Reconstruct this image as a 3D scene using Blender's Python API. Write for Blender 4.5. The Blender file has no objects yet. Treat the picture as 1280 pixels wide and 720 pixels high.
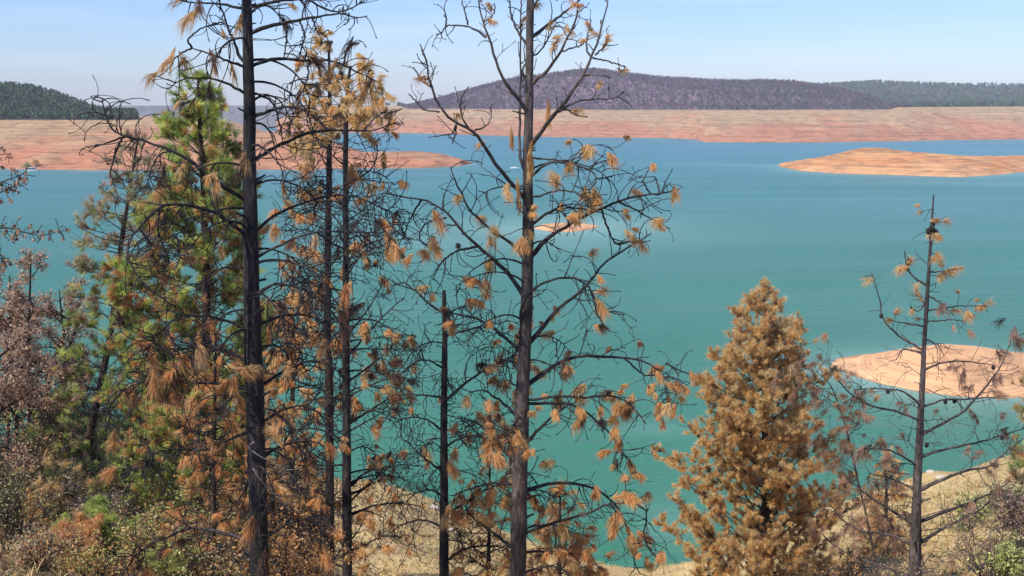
import bpy, math
import numpy as np
R = math.radians
scene = bpy.context.scene
COL = scene.collection
rng = np.random.default_rng(11)

# ------------------------------------------------------------------ camera
FPX = 1372.0                      # focal length in pixels of a 1280 px wide frame
HZ = 129.0                        # row of the true horizon
PITCH = math.atan((360 - HZ) / FPX)
EYE = np.array([0.0, 0.0, 62.0])
cp, sp = math.cos(PITCH), math.sin(PITCH)
FW, RT, UP = np.array([0, cp, -sp]), np.array([1.0, 0, 0]), np.array([0, sp, cp])

def ray(u, v):
    return FW * FPX + RT * (u - 640) + UP * (360 - v)

def P(u, v, d):
    r = ray(u, v)
    return EYE + r * (d / r[1])

def azel(u, v):
    r = ray(u, v)
    return math.atan2(r[0], r[1]), math.atan2(r[2], math.hypot(r[0], r[1]))

def px(d):                        # metres per pixel at distance d
    return d / FPX

cam_d = bpy.data.cameras.new('camera')
cam = bpy.data.objects.new('camera', cam_d)
COL.objects.link(cam)
cam.location = EYE
cam.rotation_euler = (math.pi / 2 - PITCH, 0, 0)
cam_d.sensor_width = 36
cam_d.lens = 36 * FPX / 1280
cam_d.clip_start = 0.5
cam_d.clip_end = 60000
scene.camera = cam

# ------------------------------------------------------------------ light
SUN = np.array([-0.74, -0.66, 0.0])
SUN = SUN / np.linalg.norm(SUN)
ELEV = R(54)
sd = np.array([SUN[0] * math.cos(ELEV), SUN[1] * math.cos(ELEV), math.sin(ELEV)])
from mathutils import Vector
sun_l = bpy.data.lights.new('sun', 'SUN')
sun_l.energy = 5.0
sun_l.angle = R(0.5)
sun_l.color = (1.0, 0.94, 0.85)
sun_o = bpy.data.objects.new('sun', sun_l)
COL.objects.link(sun_o)
sun_o.location = (0, 0, 120)
sun_o.rotation_euler = Vector(-sd).to_track_quat('-Z', 'Y').to_euler()

world = bpy.data.worlds.new('World')
scene.world = world
world.use_nodes = True
nt = world.node_tree
nt.nodes.clear()
N, L = nt.nodes.new, nt.links.new
out = N('ShaderNodeOutputWorld')
bg = N('ShaderNodeBackground')
sky = N('ShaderNodeTexSky')
sky.sky_type = 'NISHITA'
sky.sun_disc = False
sky.sun_elevation = ELEV
sky.sun_rotation = math.atan2(SUN[0], SUN[1])
sky.altitude = 300
sky.air_density = 1.1
sky.dust_density = 0.25
sky.ozone_density = 3.0
bg.inputs['Strength'].default_value = 0.13
# faint streaks of high cloud low over the horizon
tc = N('ShaderNodeTexCoord')
mp = N('ShaderNodeMapping')
mp.inputs['Scale'].default_value = (2.2, 2.2, 34)
nz = N('ShaderNodeTexNoise')
nz.inputs['Scale'].default_value = 2.0
nz.inputs['Detail'].default_value = 5
rp = N('ShaderNodeValToRGB')
rp.color_ramp.elements[0].position = 0.48
rp.color_ramp.elements[0].color = (0, 0, 0, 1)
rp.color_ramp.elements[1].position = 0.72
rp.color_ramp.elements[1].color = (0.14, 0.14, 0.14, 1)
mx = N('ShaderNodeMix')
mx.data_type = 'RGBA'
mx.inputs['B'].default_value = (8.0, 8.4, 9.2, 1)
tint = N('ShaderNodeMix')
tint.data_type = 'RGBA'
tint.blend_type = 'MULTIPLY'
tint.inputs['Factor'].default_value = 1.0
el_ = N('ShaderNodeSeparateXYZ')
er = N('ShaderNodeValToRGB')
er.color_ramp.elements[0].position = 0.0
er.color_ramp.elements[0].color = (0.79, 0.90, 1.26, 1)
er.color_ramp.elements[1].position = 0.14
er.color_ramp.elements[1].color = (0.78, 0.94, 1.30, 1)
e3 = er.color_ramp.elements.new(0.45)
e3.color = (0.62, 0.92, 1.5, 1)
L(tc.outputs['Generated'], el_.inputs[0])
L(el_.outputs['Z'], er.inputs[0])
L(er.outputs[0], tint.inputs['B'])
L(tc.outputs['Generated'], mp.inputs['Vector'])
L(mp.outputs[0], nz.inputs['Vector'])
L(nz.outputs['Fac'], rp.inputs[0])
L(rp.outputs[0], mx.inputs['Factor'])
L(sky.outputs[0], tint.inputs['A'])
L(tint.outputs['Result'], mx.inputs['A'])
L(mx.outputs['Result'], bg.inputs['Color'])
L(bg.outputs[0], out.inputs['Surface'])

scene.view_settings.view_transform = 'Standard'
scene.view_settings.look = 'None'
scene.view_settings.exposure = 0.0
scene.view_settings.gamma = 1.0
scene.render.engine = 'CYCLES'
scene.cycles.max_bounces = 6
scene.cycles.diffuse_bounces = 4
scene.cycles.glossy_bounces = 2
scene.cycles.transmission_bounces = 4
scene.cycles.volume_bounces = 0
scene.cycles.use_denoising = True

# ------------------------------------------------------------------ noise
_perm = np.random.default_rng(5).random((256, 256))
def vnoise(x, y):
    xi, yi = np.floor(x).astype(int), np.floor(y).astype(int)
    fx, fy = x - xi, y - yi
    fx, fy = fx * fx * (3 - 2 * fx), fy * fy * (3 - 2 * fy)
    a, b = _perm[xi & 255, yi & 255], _perm[(xi + 1) & 255, yi & 255]
    c, e = _perm[xi & 255, (yi + 1) & 255], _perm[(xi + 1) & 255, (yi + 1) & 255]
    return (a * (1 - fx) + b * fx) * (1 - fy) + (c * (1 - fx) + e * fx) * fy - 0.5

def fbm(x, y, o=4):
    s, a, f = 0, 1.0, 1.0
    for i in range(o):
        s = s + a * vnoise(x * f + 17.3 * i, y * f + 9.1 * i)
        a *= 0.5
        f *= 2.03
    return s

# ------------------------------------------------------------------ mesh buffers
class Buf:
    def __init__(s):
        s.v, s.q, s.t, s.c, s.n = [], [], [], [], 0
    def add(s, v, q=None, t=None, c=None):
        v = np.asarray(v, float).reshape(-1, 3)
        if q is not None and len(q):
            s.q.append(np.asarray(q, np.int64).reshape(-1, 4) + s.n)
        if t is not None and len(t):
            s.t.append(np.asarray(t, np.int64).reshape(-1, 3) + s.n)
        s.v.append(v)
        if c is None:
            c = np.full((len(v), 3), 0.5)
        c = np.asarray(c, float)
        if c.ndim == 1:
            c = np.tile(c, (len(v), 1))
        s.c.append(c)
        s.n += len(v)
    def empty(s):
        return s.n == 0

def build(name, buf, mat, parent=None, smooth=True, origin=None):
    v = np.concatenate(buf.v)
    if origin is None and parent is not None:
        origin = wloc(parent)
    if origin is None:
        origin = np.zeros(3)
    v = v - np.asarray(origin)
    me = bpy.data.meshes.new(name)
    me.vertices.add(len(v))
    me.vertices.foreach_set('co', v.astype(np.float32).ravel())
    q = np.concatenate(buf.q) if buf.q else np.zeros((0, 4), np.int64)
    t = np.concatenate(buf.t) if buf.t else np.zeros((0, 3), np.int64)
    loops = np.concatenate([q.ravel(), t.ravel()]).astype(np.int32)
    me.loops.add(len(loops))
    me.loops.foreach_set('vertex_index', loops)
    me.polygons.add(len(q) + len(t))
    starts = np.concatenate([np.arange(len(q)) * 4, len(q) * 4 + np.arange(len(t)) * 3]).astype(np.int32)
    me.polygons.foreach_set('loop_start', starts)
    if smooth:
        me.polygons.foreach_set('use_smooth', np.ones(len(starts), bool))
    at = me.attributes.new('tone', 'FLOAT_COLOR', 'POINT')
    c = np.concatenate(buf.c)
    at.data.foreach_set('color', np.concatenate([c, np.ones((len(c), 1))], 1).astype(np.float32).ravel())
    me.update(calc_edges=True)
    me.validate()
    me.materials.append(mat)
    o = bpy.data.objects.new(name, me)
    COL.objects.link(o)
    if parent is not None:
        o.parent = parent
    else:
        o.location = origin
    return o

def wloc(o):
    p = np.zeros(3)
    while o is not None:
        p = p + np.array(o.location)
        o = o.parent
    return p

def thing(name, label, cat, loc, group=None):
    o = bpy.data.objects.new(name, None)
    COL.objects.link(o)
    o.empty_display_size = 0.3
    o.location = loc
    o['label'], o['category'] = label, cat
    if group:
        o['group'] = group
    return o

def tag(o, label=None, cat=None, group=None, kind=None):
    for k, x in (('label', label), ('category', cat), ('group', group), ('kind', kind)):
        if x:
            o[k] = x
    return o

def norm(a):
    return a / np.maximum(np.linalg.norm(a, axis=-1, keepdims=True), 1e-9)

def tubes(buf, pts, rad, sides=5, col=None, cap=True, lump=0.0):
    """pts (N,n,3), rad (N,n): N tubes with parallel-transported rings."""
    pts, rad = np.asarray(pts, float), np.asarray(rad, float)
    if pts.ndim == 2:
        pts, rad = pts[None], rad[None]
    Nn, n, _ = pts.shape
    tan = np.empty_like(pts)
    tan[:, 1:-1] = pts[:, 2:] - pts[:, :-2]
    tan[:, 0], tan[:, -1] = pts[:, 1] - pts[:, 0], pts[:, -1] - pts[:, -2]
    tan = norm(tan)
    ref = np.where(np.abs(tan[:, 0, 2:3]) > 0.8, np.array([[1.0, 0, 0]]), np.array([[0, 0, 1.0]]))
    a = norm(np.cross(tan[:, 0], ref))
    ang = np.arange(sides) * 2 * math.pi / sides
    ca, sa = np.cos(ang), np.sin(ang)
    V = np.empty((Nn, n, sides, 3))
    for i in range(n):
        a = norm(a - tan[:, i] * np.sum(a * tan[:, i], -1, keepdims=True))
        b = np.cross(tan[:, i], a)
        r = rad[:, i, None]
        if lump:
            r = r * (1 + lump * rng.normal(0, 1, (Nn, sides)))
        V[:, i] = pts[:, i, None] + (a[:, None] * ca[None, :, None] + b[:, None] * sa[None, :, None]) * r[..., None]
    idx = np.arange(Nn * n * sides).reshape(Nn, n, sides)
    A, B = idx[:, :-1], idx[:, 1:]
    Q = np.stack([A, np.roll(A, -1, 2), np.roll(B, -1, 2), B], -1).reshape(-1, 4)
    T = None
    if cap:
        e = idx[:, -1]
        T = np.stack([np.repeat(e[:, :1], sides - 2, 1), e[:, 1:-1], e[:, 2:]], -1).reshape(-1, 3)
    c = None
    if col is not None:
        c = np.asarray(col, float)
        c = np.tile(c, (Nn * n * sides, 1)) if c.ndim == 1 else np.repeat(c, n * sides, 0)
    buf.add(V.reshape(-1, 3), Q, T, c)

def resample(pts, n, smooth=True):
    """Catmull-Rom through control points, resampled to n even points (any number of columns)."""
    p = np.asarray(pts, float)
    if len(p) > 2 and smooth:
        e = np.vstack([2 * p[0] - p[1], p, 2 * p[-1] - p[-2]])
        o = []
        for i in range(1, len(e) - 2):
            t = np.linspace(0, 1, 8, endpoint=False)[:, None]
            a, b, c, d = e[i - 1], e[i], e[i + 1], e[i + 2]
            o.append(0.5 * (2 * b + (c - a) * t + (2 * a - 5 * b + 4 * c - d) * t ** 2 + (3 * b - a - 3 * c + d) * t ** 3))
        p = np.vstack(o + [e[-2:-1]])
    s = np.concatenate([[0], np.cumsum(np.linalg.norm(np.diff(p[:, :3], axis=0), axis=1))])
    g = np.linspace(0, s[-1], n)
    return np.stack([np.interp(g, s, p[:, k]) for k in range(p.shape[1])], 1)

def twigs(start, d0, length, n=7, curl=1.6, grav=0.0, jit=0.12, curlaxis=None):
    """K twigs integrated from starts; curl = total turn in radians; grav < 0 droops."""
    K = len(start)
    d = norm(d0)
    if curlaxis is None:
        curlaxis = norm(np.cross(d, rng.normal(0, 1, (K, 3))))
    curl = np.broadcast_to(np.asarray(curl, float), (K,))
    length = np.broadcast_to(np.asarray(length, float), (K,))
    step = (length / (n - 1))[:, None]
    p = np.empty((K, n, 3))
    p[:, 0] = start
    for i in range(1, n):
        p[:, i] = p[:, i - 1] + d * step
        th = (curl / (n - 1))[:, None]
        d = d * np.cos(th) + np.cross(curlaxis, d) * np.sin(th)
        d[:, 2] += np.broadcast_to(np.asarray(grav, float), (K,)) / (n - 1)
        d = norm(d + rng.normal(0, jit, (K, 3)))
    return p

def tufts(buf, pos, dirs, length, nblade=30, spread=0.5, droop=0.4, width=0.005, col=(0.4, 0.2, 0.08), back=0.5, colvar=0.18):
    """Needle tufts: each a brush of bent blades set along the last stretch of a shoot."""
    K = len(pos)
    if K == 0:
        return
    dirs = norm(dirs)
    length = np.broadcast_to(np.asarray(length, float), (K,))
    t = rng.random((K, nblade, 1))
    base = pos[:, None] - dirs[:, None] * t * (length * back)[:, None, None]
    rd = rng.normal(0, 1, (K, nblade, 3))
    rd -= dirs[:, None] * np.sum(rd * dirs[:, None], -1, keepdims=True)
    rd = norm(rd)
    d1 = norm(dirs[:, None] + rd * spread * rng.uniform(0.5, 1.5, (K, nblade, 1)))
    ln = (length[:, None] * rng.uniform(0.65, 1.1, (K, nblade)))[..., None]
    dr = np.broadcast_to(np.asarray(droop, float), (K,))[:, None, None]
    mid = base + d1 * ln * 0.5
    d2 = norm(d1 + np.array([0, 0, -1.0]) * dr)
    tip = mid + d2 * ln * 0.5
    side = norm(np.cross(d1, rng.normal(0, 1, (K, nblade, 3)))) * width * 0.5
    V = np.stack([base - side, base + side, mid - side, mid + side, tip], 2).reshape(-1, 3)
    i0 = np.arange(K * nblade)[:, None] * 5
    Q = i0 + np.array([[0, 1, 3, 2]])
    T = i0 + np.array([[2, 3, 4]])
    col = np.asarray(col, float)
    if col.ndim == 1:
        col = np.tile(col, (K, 1))
    cv = col * np.exp(rng.normal(0, colvar, (K, 1)))
    cv = cv[:, None] * np.exp(rng.normal(0, 0.15, (K, nblade, 1)))
    cv = cv * np.minimum(1, 0.88 / cv.max(-1, keepdims=True))
    buf.add(V, Q, T, np.repeat(cv.reshape(-1, 3), 5, 0))

def leaves(buf, pos, size, col, colvar=0.25, long=1.5):
    K = len(pos)
    if K == 0:
        return
    a = norm(rng.normal(0, 1, (K, 3)))
    b = norm(np.cross(a, rng.normal(0, 1, (K, 3))))
    sz = (size * rng.uniform(0.6, 1.3, K))[:, None]
    c = np.cross(a, b)
    V = np.stack([pos - a * sz * long * 0.5, pos + b * sz * 0.5 + c * sz * 0.12, pos + a * sz * long * 0.5, pos - b * sz * 0.5 + c * sz * 0.12], 1)
    col = np.asarray(col, float)
    if col.ndim == 1:
        col = np.tile(col, (K, 1))
    cv = col * np.exp(rng.normal(0, colvar, (K, 1)))
    cv = cv * np.minimum(1, 0.88 / cv.max(-1, keepdims=True))
    buf.add(V.reshape(-1, 3), np.arange(K * 4).reshape(-1, 4), None, np.repeat(cv, 4, 0))

def pick(cols, K, w=None):
    cols = np.asarray(cols, float)
    return cols[rng.choice(len(cols), K, p=w)]

# ------------------------------------------------------------------ materials
def material(name):
    m = bpy.data.materials.new(name)
    m.use_nodes = True
    n = m.node_tree
    b = n.nodes['Principled BSDF']
    return m, n, b

def noise_node(n, scale, detail=5, vec=None, rough=0.55):
    t = n.nodes.new('ShaderNodeTexNoise')
    t.inputs['Scale'].default_value = scale
    t.inputs['Detail'].default_value = detail
    t.inputs['Roughness'].default_value = rough
    if vec is not None:
        n.links.new(vec, t.inputs['Vector'])
    return t

def ramp(n, fac, stops):
    r = n.nodes.new('ShaderNodeValToRGB')
    while len(r.color_ramp.elements) < len(stops):
        r.color_ramp.elements.new(0.5)
    for e, (p, c) in zip(r.color_ramp.elements, stops):
        e.position = p
        e.color = (*c, 1)
    n.links.new(fac, r.inputs[0])
    return r.outputs[0]

def mixc(n, fac, a, b, mode='MIX'):
    m = n.nodes.new('ShaderNodeMix')
    m.data_type = 'RGBA'
    m.blend_type = mode
    for k, x in (('Factor', fac), ('A', a), ('B', b)):
        if hasattr(x, 'is_linked'):
            n.links.new(x, m.inputs[k])
        else:
            m.inputs[k].default_value = x if k == 'Factor' else (*x, 1)
    return m.outputs['Result']

def objvec(n, scale=(1, 1, 1)):
    t = n.nodes.new('ShaderNodeTexCoord')
    mpn = n.nodes.new('ShaderNodeMapping')
    mpn.inputs['Scale'].default_value = scale
    n.links.new(t.outputs['Object'], mpn.inputs['Vector'])
    return mpn.outputs[0]

def geovec(n, scale=(1, 1, 1)):
    t = n.nodes.new('ShaderNodeNewGeometry')
    mpn = n.nodes.new('ShaderNodeMapping')
    mpn.inputs['Scale'].default_value = scale
    n.links.new(t.outputs['Position'], mpn.inputs['Vector'])
    return mpn.outputs[0]

def bump(n, b, h, strength, dist):
    k = n.nodes.new('ShaderNodeBump')
    k.inputs['Strength'].default_value = strength
    k.inputs['Distance'].default_value = dist
    n.links.new(h, k.inputs['Height'])
    n.links.new(k.outputs[0], b.inputs['Normal'])

def bark(name, dark, light, grey, scale=1.0):
    m, n, b = material(name)
    v = geovec(n, (9 * scale, 9 * scale, 2.2 * scale))
    t = noise_node(n, 2.5, 6, v, 0.65)
    t2 = noise_node(n, 0.55, 3, geovec(n, (3, 3, 1.2)))
    c = ramp(n, t.outputs['Fac'], [(0.3, dark), (0.55, light), (0.75, grey)])
    k = ramp(n, t2.outputs['Fac'], [(0.32, (0.35, 0.34, 0.34)), (0.5, (0.9, 0.9, 0.9)), (0.68, (1.9, 1.8, 1.7))])
    n.links.new(mixc(n, 1.0, c, k, 'MULTIPLY'), b.inputs['Base Color'])
    b.inputs['Roughness'].default_value = 0.85
    bump(n, b, t.outputs['Fac'], 1.0, 0.06)
    return m

M = {}
M['char'] = bark('charred_bark', (0.010, 0.009, 0.009), (0.036, 0.030, 0.029), (0.15, 0.13, 0.12))
M['grey'] = bark('scorched_grey_bark', (0.028, 0.022, 0.020), (0.105, 0.084, 0.074), (0.24, 0.205, 0.185))
M['brownbark'] = bark('brown_bark', (0.022, 0.014, 0.01), (0.06, 0.04, 0.03), (0.12, 0.085, 0.065))
M['pale'] = bark('bleached_wood', (0.12, 0.10, 0.09), (0.26, 0.23, 0.21), (0.4, 0.37, 0.34), 2)

def tone_material(name, transl=0.35, rough=0.6, gain=1.0):
    m, n, b = material(name)
    a = n.nodes.new('ShaderNodeAttribute')
    a.attribute_name = 'tone'
    n.links.new(a.outputs['Color'], b.inputs['Base Color'])
    b.inputs['Roughness'].default_value = rough
    b.inputs['Specular IOR Level'].default_value = 0.25
    tr = n.nodes.new('ShaderNodeBsdfTranslucent')
    n.links.new(a.outputs['Color'], tr.inputs['Color'])
    ms = n.nodes.new('ShaderNodeMixShader')
    ms.inputs[0].default_value = transl
    n.links.new(b.outputs[0], ms.inputs[1])
    n.links.new(tr.outputs[0], ms.inputs[2])
    n.links.new(ms.outputs[0], n.nodes['Material Output'].inputs['Surface'])
    return m
M['needles'] = tone_material('needles', 0.5)
M['leaf'] = tone_material('leaf', 0.45)
M['straw'] = tone_material('straw', 0.25)
M['matte'] = tone_material('matte_tone', 0.0, 0.8)
# ------------------------------------------------------------------ the setting
def az_interp(pairs):
    """pixel pairs (u, v) -> function azimuth -> elevation angle."""
    ae = sorted(azel(u, v) for u, v in pairs)
    A, E = np.array([a for a, _ in ae]), np.array([e for _, e in ae])
    return lambda az: np.interp(az, A, E)

def az_val(pairs):
    ae = sorted((azel(u, 300)[0], x) for u, x in pairs)
    A, E = np.array([a for a, _ in ae]), np.array([e for _, e in ae])
    return lambda az: np.interp(az, A, E)

def smooth1(a, k, axis):
    w = np.hanning(k + 2)[1:-1]
    w /= w.sum()
    pad = [(0, 0)] * a.ndim
    pad[axis] = (k // 2, k // 2)
    return np.apply_along_axis(lambda r: np.convolve(r, w, 'valid'), axis, np.pad(a, pad, mode='edge'))

def grid_buf(X, Y, Z, col=None):
    b = Buf()
    n, m = X.shape
    i = np.arange(n * m).reshape(n, m)
    Q = np.stack([i[:-1, :-1], i[1:, :-1], i[1:, 1:], i[:-1, 1:]], -1).reshape(-1, 4)
    b.add(np.stack([X, Y, Z], -1).reshape(-1, 3), Q, None, None if col is None else col.reshape(-1, 3))
    return b

# --- hillside the trees stand on
E16 = az_interp([(-500, 700), (-300, 770), (0, 785), (200, 790), (350, 795), (480, 795), (650, 800), (800, 805), (950, 800), (1050, 790), (1150, 780), (1280, 760), (1600, 700)])
E35 = az_interp([(-500, 600), (-300, 665), (0, 675), (200, 690), (350, 705), (480, 715), (650, 725), (800, 735), (950, 730), (1050, 715), (1150, 690), (1280, 668), (1600, 610)])
EC = az_interp([(-500, 520), (-300, 535), (0, 548), (200, 566), (350, 584), (450, 595), (500, 606), (560, 633), (600, 652), (660, 676), (730, 692), (800, 702), (900, 690), (960, 662), (1040, 624), (1090, 604), (1150, 584), (1200, 572), (1240, 559), (1280, 547), (1600, 480)])
RCR = 74.0
HA = np.linspace(R(-100), R(100), 401)
HR = np.concatenate([np.linspace(0, 60, 121), np.linspace(60.5, 170, 150)])
HZt = np.empty((len(HA), len(HR)))
for i, a in enumerate(HA):
    z16 = 62 + 16 * math.tan(E16(a))
    z35 = 62 + 35 * math.tan(E35(a))
    zc = 62 + RCR * math.tan(EC(a))
    HZt[i] = np.interp(HR, [0, 3, 16, 35, RCR - 8, RCR, RCR + 10, RCR + 70, RCR + 120], [60.35, 60.0, z16, z35, zc + 0.9, zc - 0.4, zc - 6.5, -4, -22])
HZt = smooth1(smooth1(HZt, 9, 1), 5, 0)
_X, _Y = HR[None] * np.sin(HA)[:, None], HR[None] * np.cos(HA)[:, None]
_near = np.clip((HR[None] - 5) / 20, 0, 1)
HZt = HZt + (fbm(_X * 0.12, _Y * 0.12) * 0.9 + fbm(_X * 0.6 + 40, _Y * 0.6) * 0.3) * _near

def ground_z(x, y):
    x, y = np.asarray(x, float), np.asarray(y, float)
    a = (np.arctan2(x, y) - HA[0]) / (HA[1] - HA[0])
    r = np.interp(np.hypot(x, y), HR, np.arange(len(HR)))
    i, j = np.clip(a.astype(int), 0, len(HA) - 2), np.clip(r.astype(int), 0, len(HR) - 2)
    fa, fr = np.clip(a - i, 0, 1), r - j
    return (HZt[i, j] * (1 - fr) + HZt[i, j + 1] * fr) * (1 - fa) + (HZt[i + 1, j] * (1 - fr) + HZt[i + 1, j + 1] * fr) * fa

def gpt(u, d):
    """ground point under column u (taken at the bottom of the frame) at distance d"""
    x = P(u, 640, d)[0]
    return np.array([x, d, float(ground_z(x, d))])

m, n, b = material('dry_hillside')
v = geovec(n)
na, nb, nc = noise_node(n, 0.10, 6, v), noise_node(n, 0.9, 6, v), noise_node(n, 6.0, 5, v, 0.7)
c1 = ramp(n, na.outputs['Fac'], [(0.3, (0.30, 0.19, 0.10)), (0.45, (0.58, 0.40, 0.17)), (0.62, (0.66, 0.47, 0.21)), (0.78, (0.46, 0.28, 0.15))])
c2 = ramp(n, nb.outputs['Fac'], [(0.3, (0.72, 0.70, 0.64)), (0.5, (1.0, 1.0, 0.98)), (0.7, (1.15, 1.14, 1.1))])
c3 = ramp(n, nc.outputs['Fac'], [(0.3, (0.70, 0.66, 0.58)), (0.6, (1.12, 1.12, 1.12))])
at = n.nodes.new('ShaderNodeAttribute'); at.attribute_name = 'tone'
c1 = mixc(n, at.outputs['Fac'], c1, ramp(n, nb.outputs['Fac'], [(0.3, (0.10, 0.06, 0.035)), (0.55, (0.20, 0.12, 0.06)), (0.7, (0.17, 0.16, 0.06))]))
n.links.new(mixc(n, 1.0, mixc(n, 1.0, c1, c2, 'MULTIPLY'), c3, 'MULTIPLY'), b.inputs['Base Color'])
b.inputs['Roughness'].default_value = 0.95
bump(n, b, nc.outputs['Fac'], 0.7, 0.12)
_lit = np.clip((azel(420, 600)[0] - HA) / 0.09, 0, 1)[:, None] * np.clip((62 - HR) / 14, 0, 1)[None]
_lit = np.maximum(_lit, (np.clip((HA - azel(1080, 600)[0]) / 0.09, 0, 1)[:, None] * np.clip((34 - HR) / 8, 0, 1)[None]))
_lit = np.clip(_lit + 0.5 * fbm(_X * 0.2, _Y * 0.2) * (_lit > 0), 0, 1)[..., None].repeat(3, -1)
tag(build('hillside', grid_buf(_X, _Y, HZt, _lit), m), kind='structure')

# --- bare reservoir banks
def bank_mat(name, tan, red, warm, lf=0.9, lo=0.72):
    m, n, b = material(name)
    g = n.nodes.new('ShaderNodeNewGeometry')
    sep = n.nodes.new('ShaderNodeSeparateXYZ')
    n.links.new(g.outputs['Position'], sep.inputs[0])
    big = noise_node(n, 0.012, 5, geovec(n))
    mid = noise_node(n, 0.06, 6, geovec(n, (1, 1, 3)), 0.65)
    lines = noise_node(n, 1.0, 3, geovec(n, (0.004, 0.004, lf)), 0.7)
    hz = n.nodes.new('ShaderNodeMath')
    hz.operation = 'MULTIPLY_ADD'
    hz.inputs[1].default_value = 1 / 62.0
    n.links.new(sep.outputs['Z'], hz.inputs[0])
    k = n.nodes.new('ShaderNodeMath')
    k.operation = 'MULTIPLY_ADD'
    k.inputs[1].default_value = 1.5
    k.inputs[2].default_value = -0.68
    n.links.new(big.outputs['Fac'], k.inputs[0])
    n.links.new(k.outputs[0], hz.inputs[2])
    c = ramp(n, hz.outputs[0], [(0.0, warm), (0.22, red), (0.45, tuple(0.5 * x + 0.5 * y for x, y in zip(red, tan))), (0.68, tan)])
    c = mixc(n, 1.0, c, ramp(n, mid.outputs['Fac'], [(0.3, (0.52, 0.53, 0.55)), (0.5, (1, 1, 1)), (0.7, (1.22, 1.18, 1.12))]), 'MULTIPLY')
    c = mixc(n, 1.0, c, ramp(n, lines.outputs['Fac'], [(0.35, (lo, lo * 0.96, lo * 0.94)), (0.6, (1.10, 1.09, 1.07))]), 'MULTIPLY')
    spk = noise_node(n, 0.35, 3, geovec(n), 0.8)
    c = mixc(n, 1.0, c, ramp(n, spk.outputs['Fac'], [(0.27, (0.45, 0.42, 0.4)), (0.36, (1, 1, 1)), (0.68, (1, 1, 1)), (0.76, (1.3, 1.28, 1.22))]), 'MULTIPLY')
    wet = n.nodes.new('ShaderNodeMapRange')          # the strip the waves keep wet
    wet.inputs['From Min'].default_value = 0.03
    wet.inputs['From Max'].default_value = 0.12
    n.links.new(sep.outputs['Z'], wet.inputs['Value'])
    c = mixc(n, wet.outputs[0], mixc(n, 1.0, c, (0.55, 0.5, 0.48), 'MULTIPLY'), c)
    n.links.new(c, b.inputs['Base Color'])
    b.inputs['Roughness'].default_value = 0.95
    b.inputs['Specular IOR Level'].default_value = 0.1
    bump(n, b, mid.outputs['Fac'], 0.5, 2.0)
    return m
M['bank'] = bank_mat('bare_red_bank', (0.45, 0.30, 0.155), (0.47, 0.20, 0.10), (0.48, 0.225, 0.11))
M['isle_near'] = bank_mat('bare_peach_bank', (0.66, 0.42, 0.22), (0.64, 0.35, 0.17), (0.74, 0.44, 0.225), 3.6, 0.78)
M['isle'] = bank_mat('bare_orange_bank', (0.56, 0.34, 0.15), (0.54, 0.24, 0.092), (0.62, 0.33, 0.15))

shore_pts = []
def island(name, front, top, depth, label=None, na=160, lift=0.62, rough=1.0, mat='isle', curve=0.8, peak=0.5):
    F, T = az_interp(front), az_interp(top)
    a0, a1 = azel(front[0][0], 300)[0], azel(front[-1][0], 300)[0]
    A = np.linspace(a0, a1, na)
    S = np.linspace(-0.15, 1.12, 70)
    rf = 62 / np.tan(-F(A))
    rb = rf + depth * np.sin(np.pi * np.clip((A - a0) / (a1 - a0), 0, 1)) ** 0.6 + 2
    rr = rf[:, None] + (rb - rf)[:, None] * S[None]
    shp = np.where((S > 0) & (S < 1), np.abs(np.sin(np.pi * np.clip(S, 0, 1) ** (math.log(0.5) / math.log(peak)))) ** curve, -0.25 * np.abs(np.minimum(S, 1 - S)) * 8)
    rc = rf + (rb - rf) * (lift * 0.8 if peak == 0.5 else peak)
    h = np.maximum(62 + rc * np.tan(T(A)), 0.15)
    X, Y = rr * np.sin(A)[:, None], rr * np.cos(A)[:, None]
    Zz = h[:, None] * shp[None]
    amp = np.clip(Zz / 8.0, 0, 1) * rough
    Zz = Zz + amp * (fbm(X * 0.02, Y * 0.02) * 2.0 + fbm(X * 0.1 + 9, Y * 0.1) * 0.6)
    Zz[:, 0] = -6; Zz[:, -1] = -6
    shore_pts.append(np.stack([rf * np.sin(A), rf * np.cos(A)], 1))
    shore_pts.append(np.stack([rb * np.sin(A), rb * np.cos(A)], 1))
    o = build(name, grid_buf(X, Y, Zz), M[mat])
    tag(o, kind='structure')
    return o

island('island', [(1046, 461), (1060, 468), (1100, 480), (1150, 490), (1200, 496), (1260, 498), (1320, 493), (1400, 478), (1470, 462)],
       [(1046, 461), (1070, 455), (1100, 446), (1150, 436), (1180, 433), (1220, 437), (1280, 451), (1330, 455), (1400, 458), (1470, 461)], 46, rough=0.6, mat='isle_near', peak=0.58)
island('island', [(970, 207), (1000, 213.5), (1050, 217), (1100, 218), (1150, 220), (1200, 221.5), (1240, 219), (1280, 215), (1350, 212), (1430, 200), (1500, 192)],
       [(970, 206), (1000, 200.5), (1040, 194.5), (1080, 187.5), (1110, 187), (1150, 191), (1200, 195.5), (1240, 197.5), (1280, 196), (1350, 191), (1430, 188), (1500, 190)], 260, rough=1.5)
island('island', [(668, 286), (690, 290), (715, 290), (738, 287), (748, 284)],
       [(668, 284), (690, 281), (715, 281.5), (738, 283.5), (748, 283.7)], 40, rough=0.0, curve=0.6, mat='isle_near')

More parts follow.
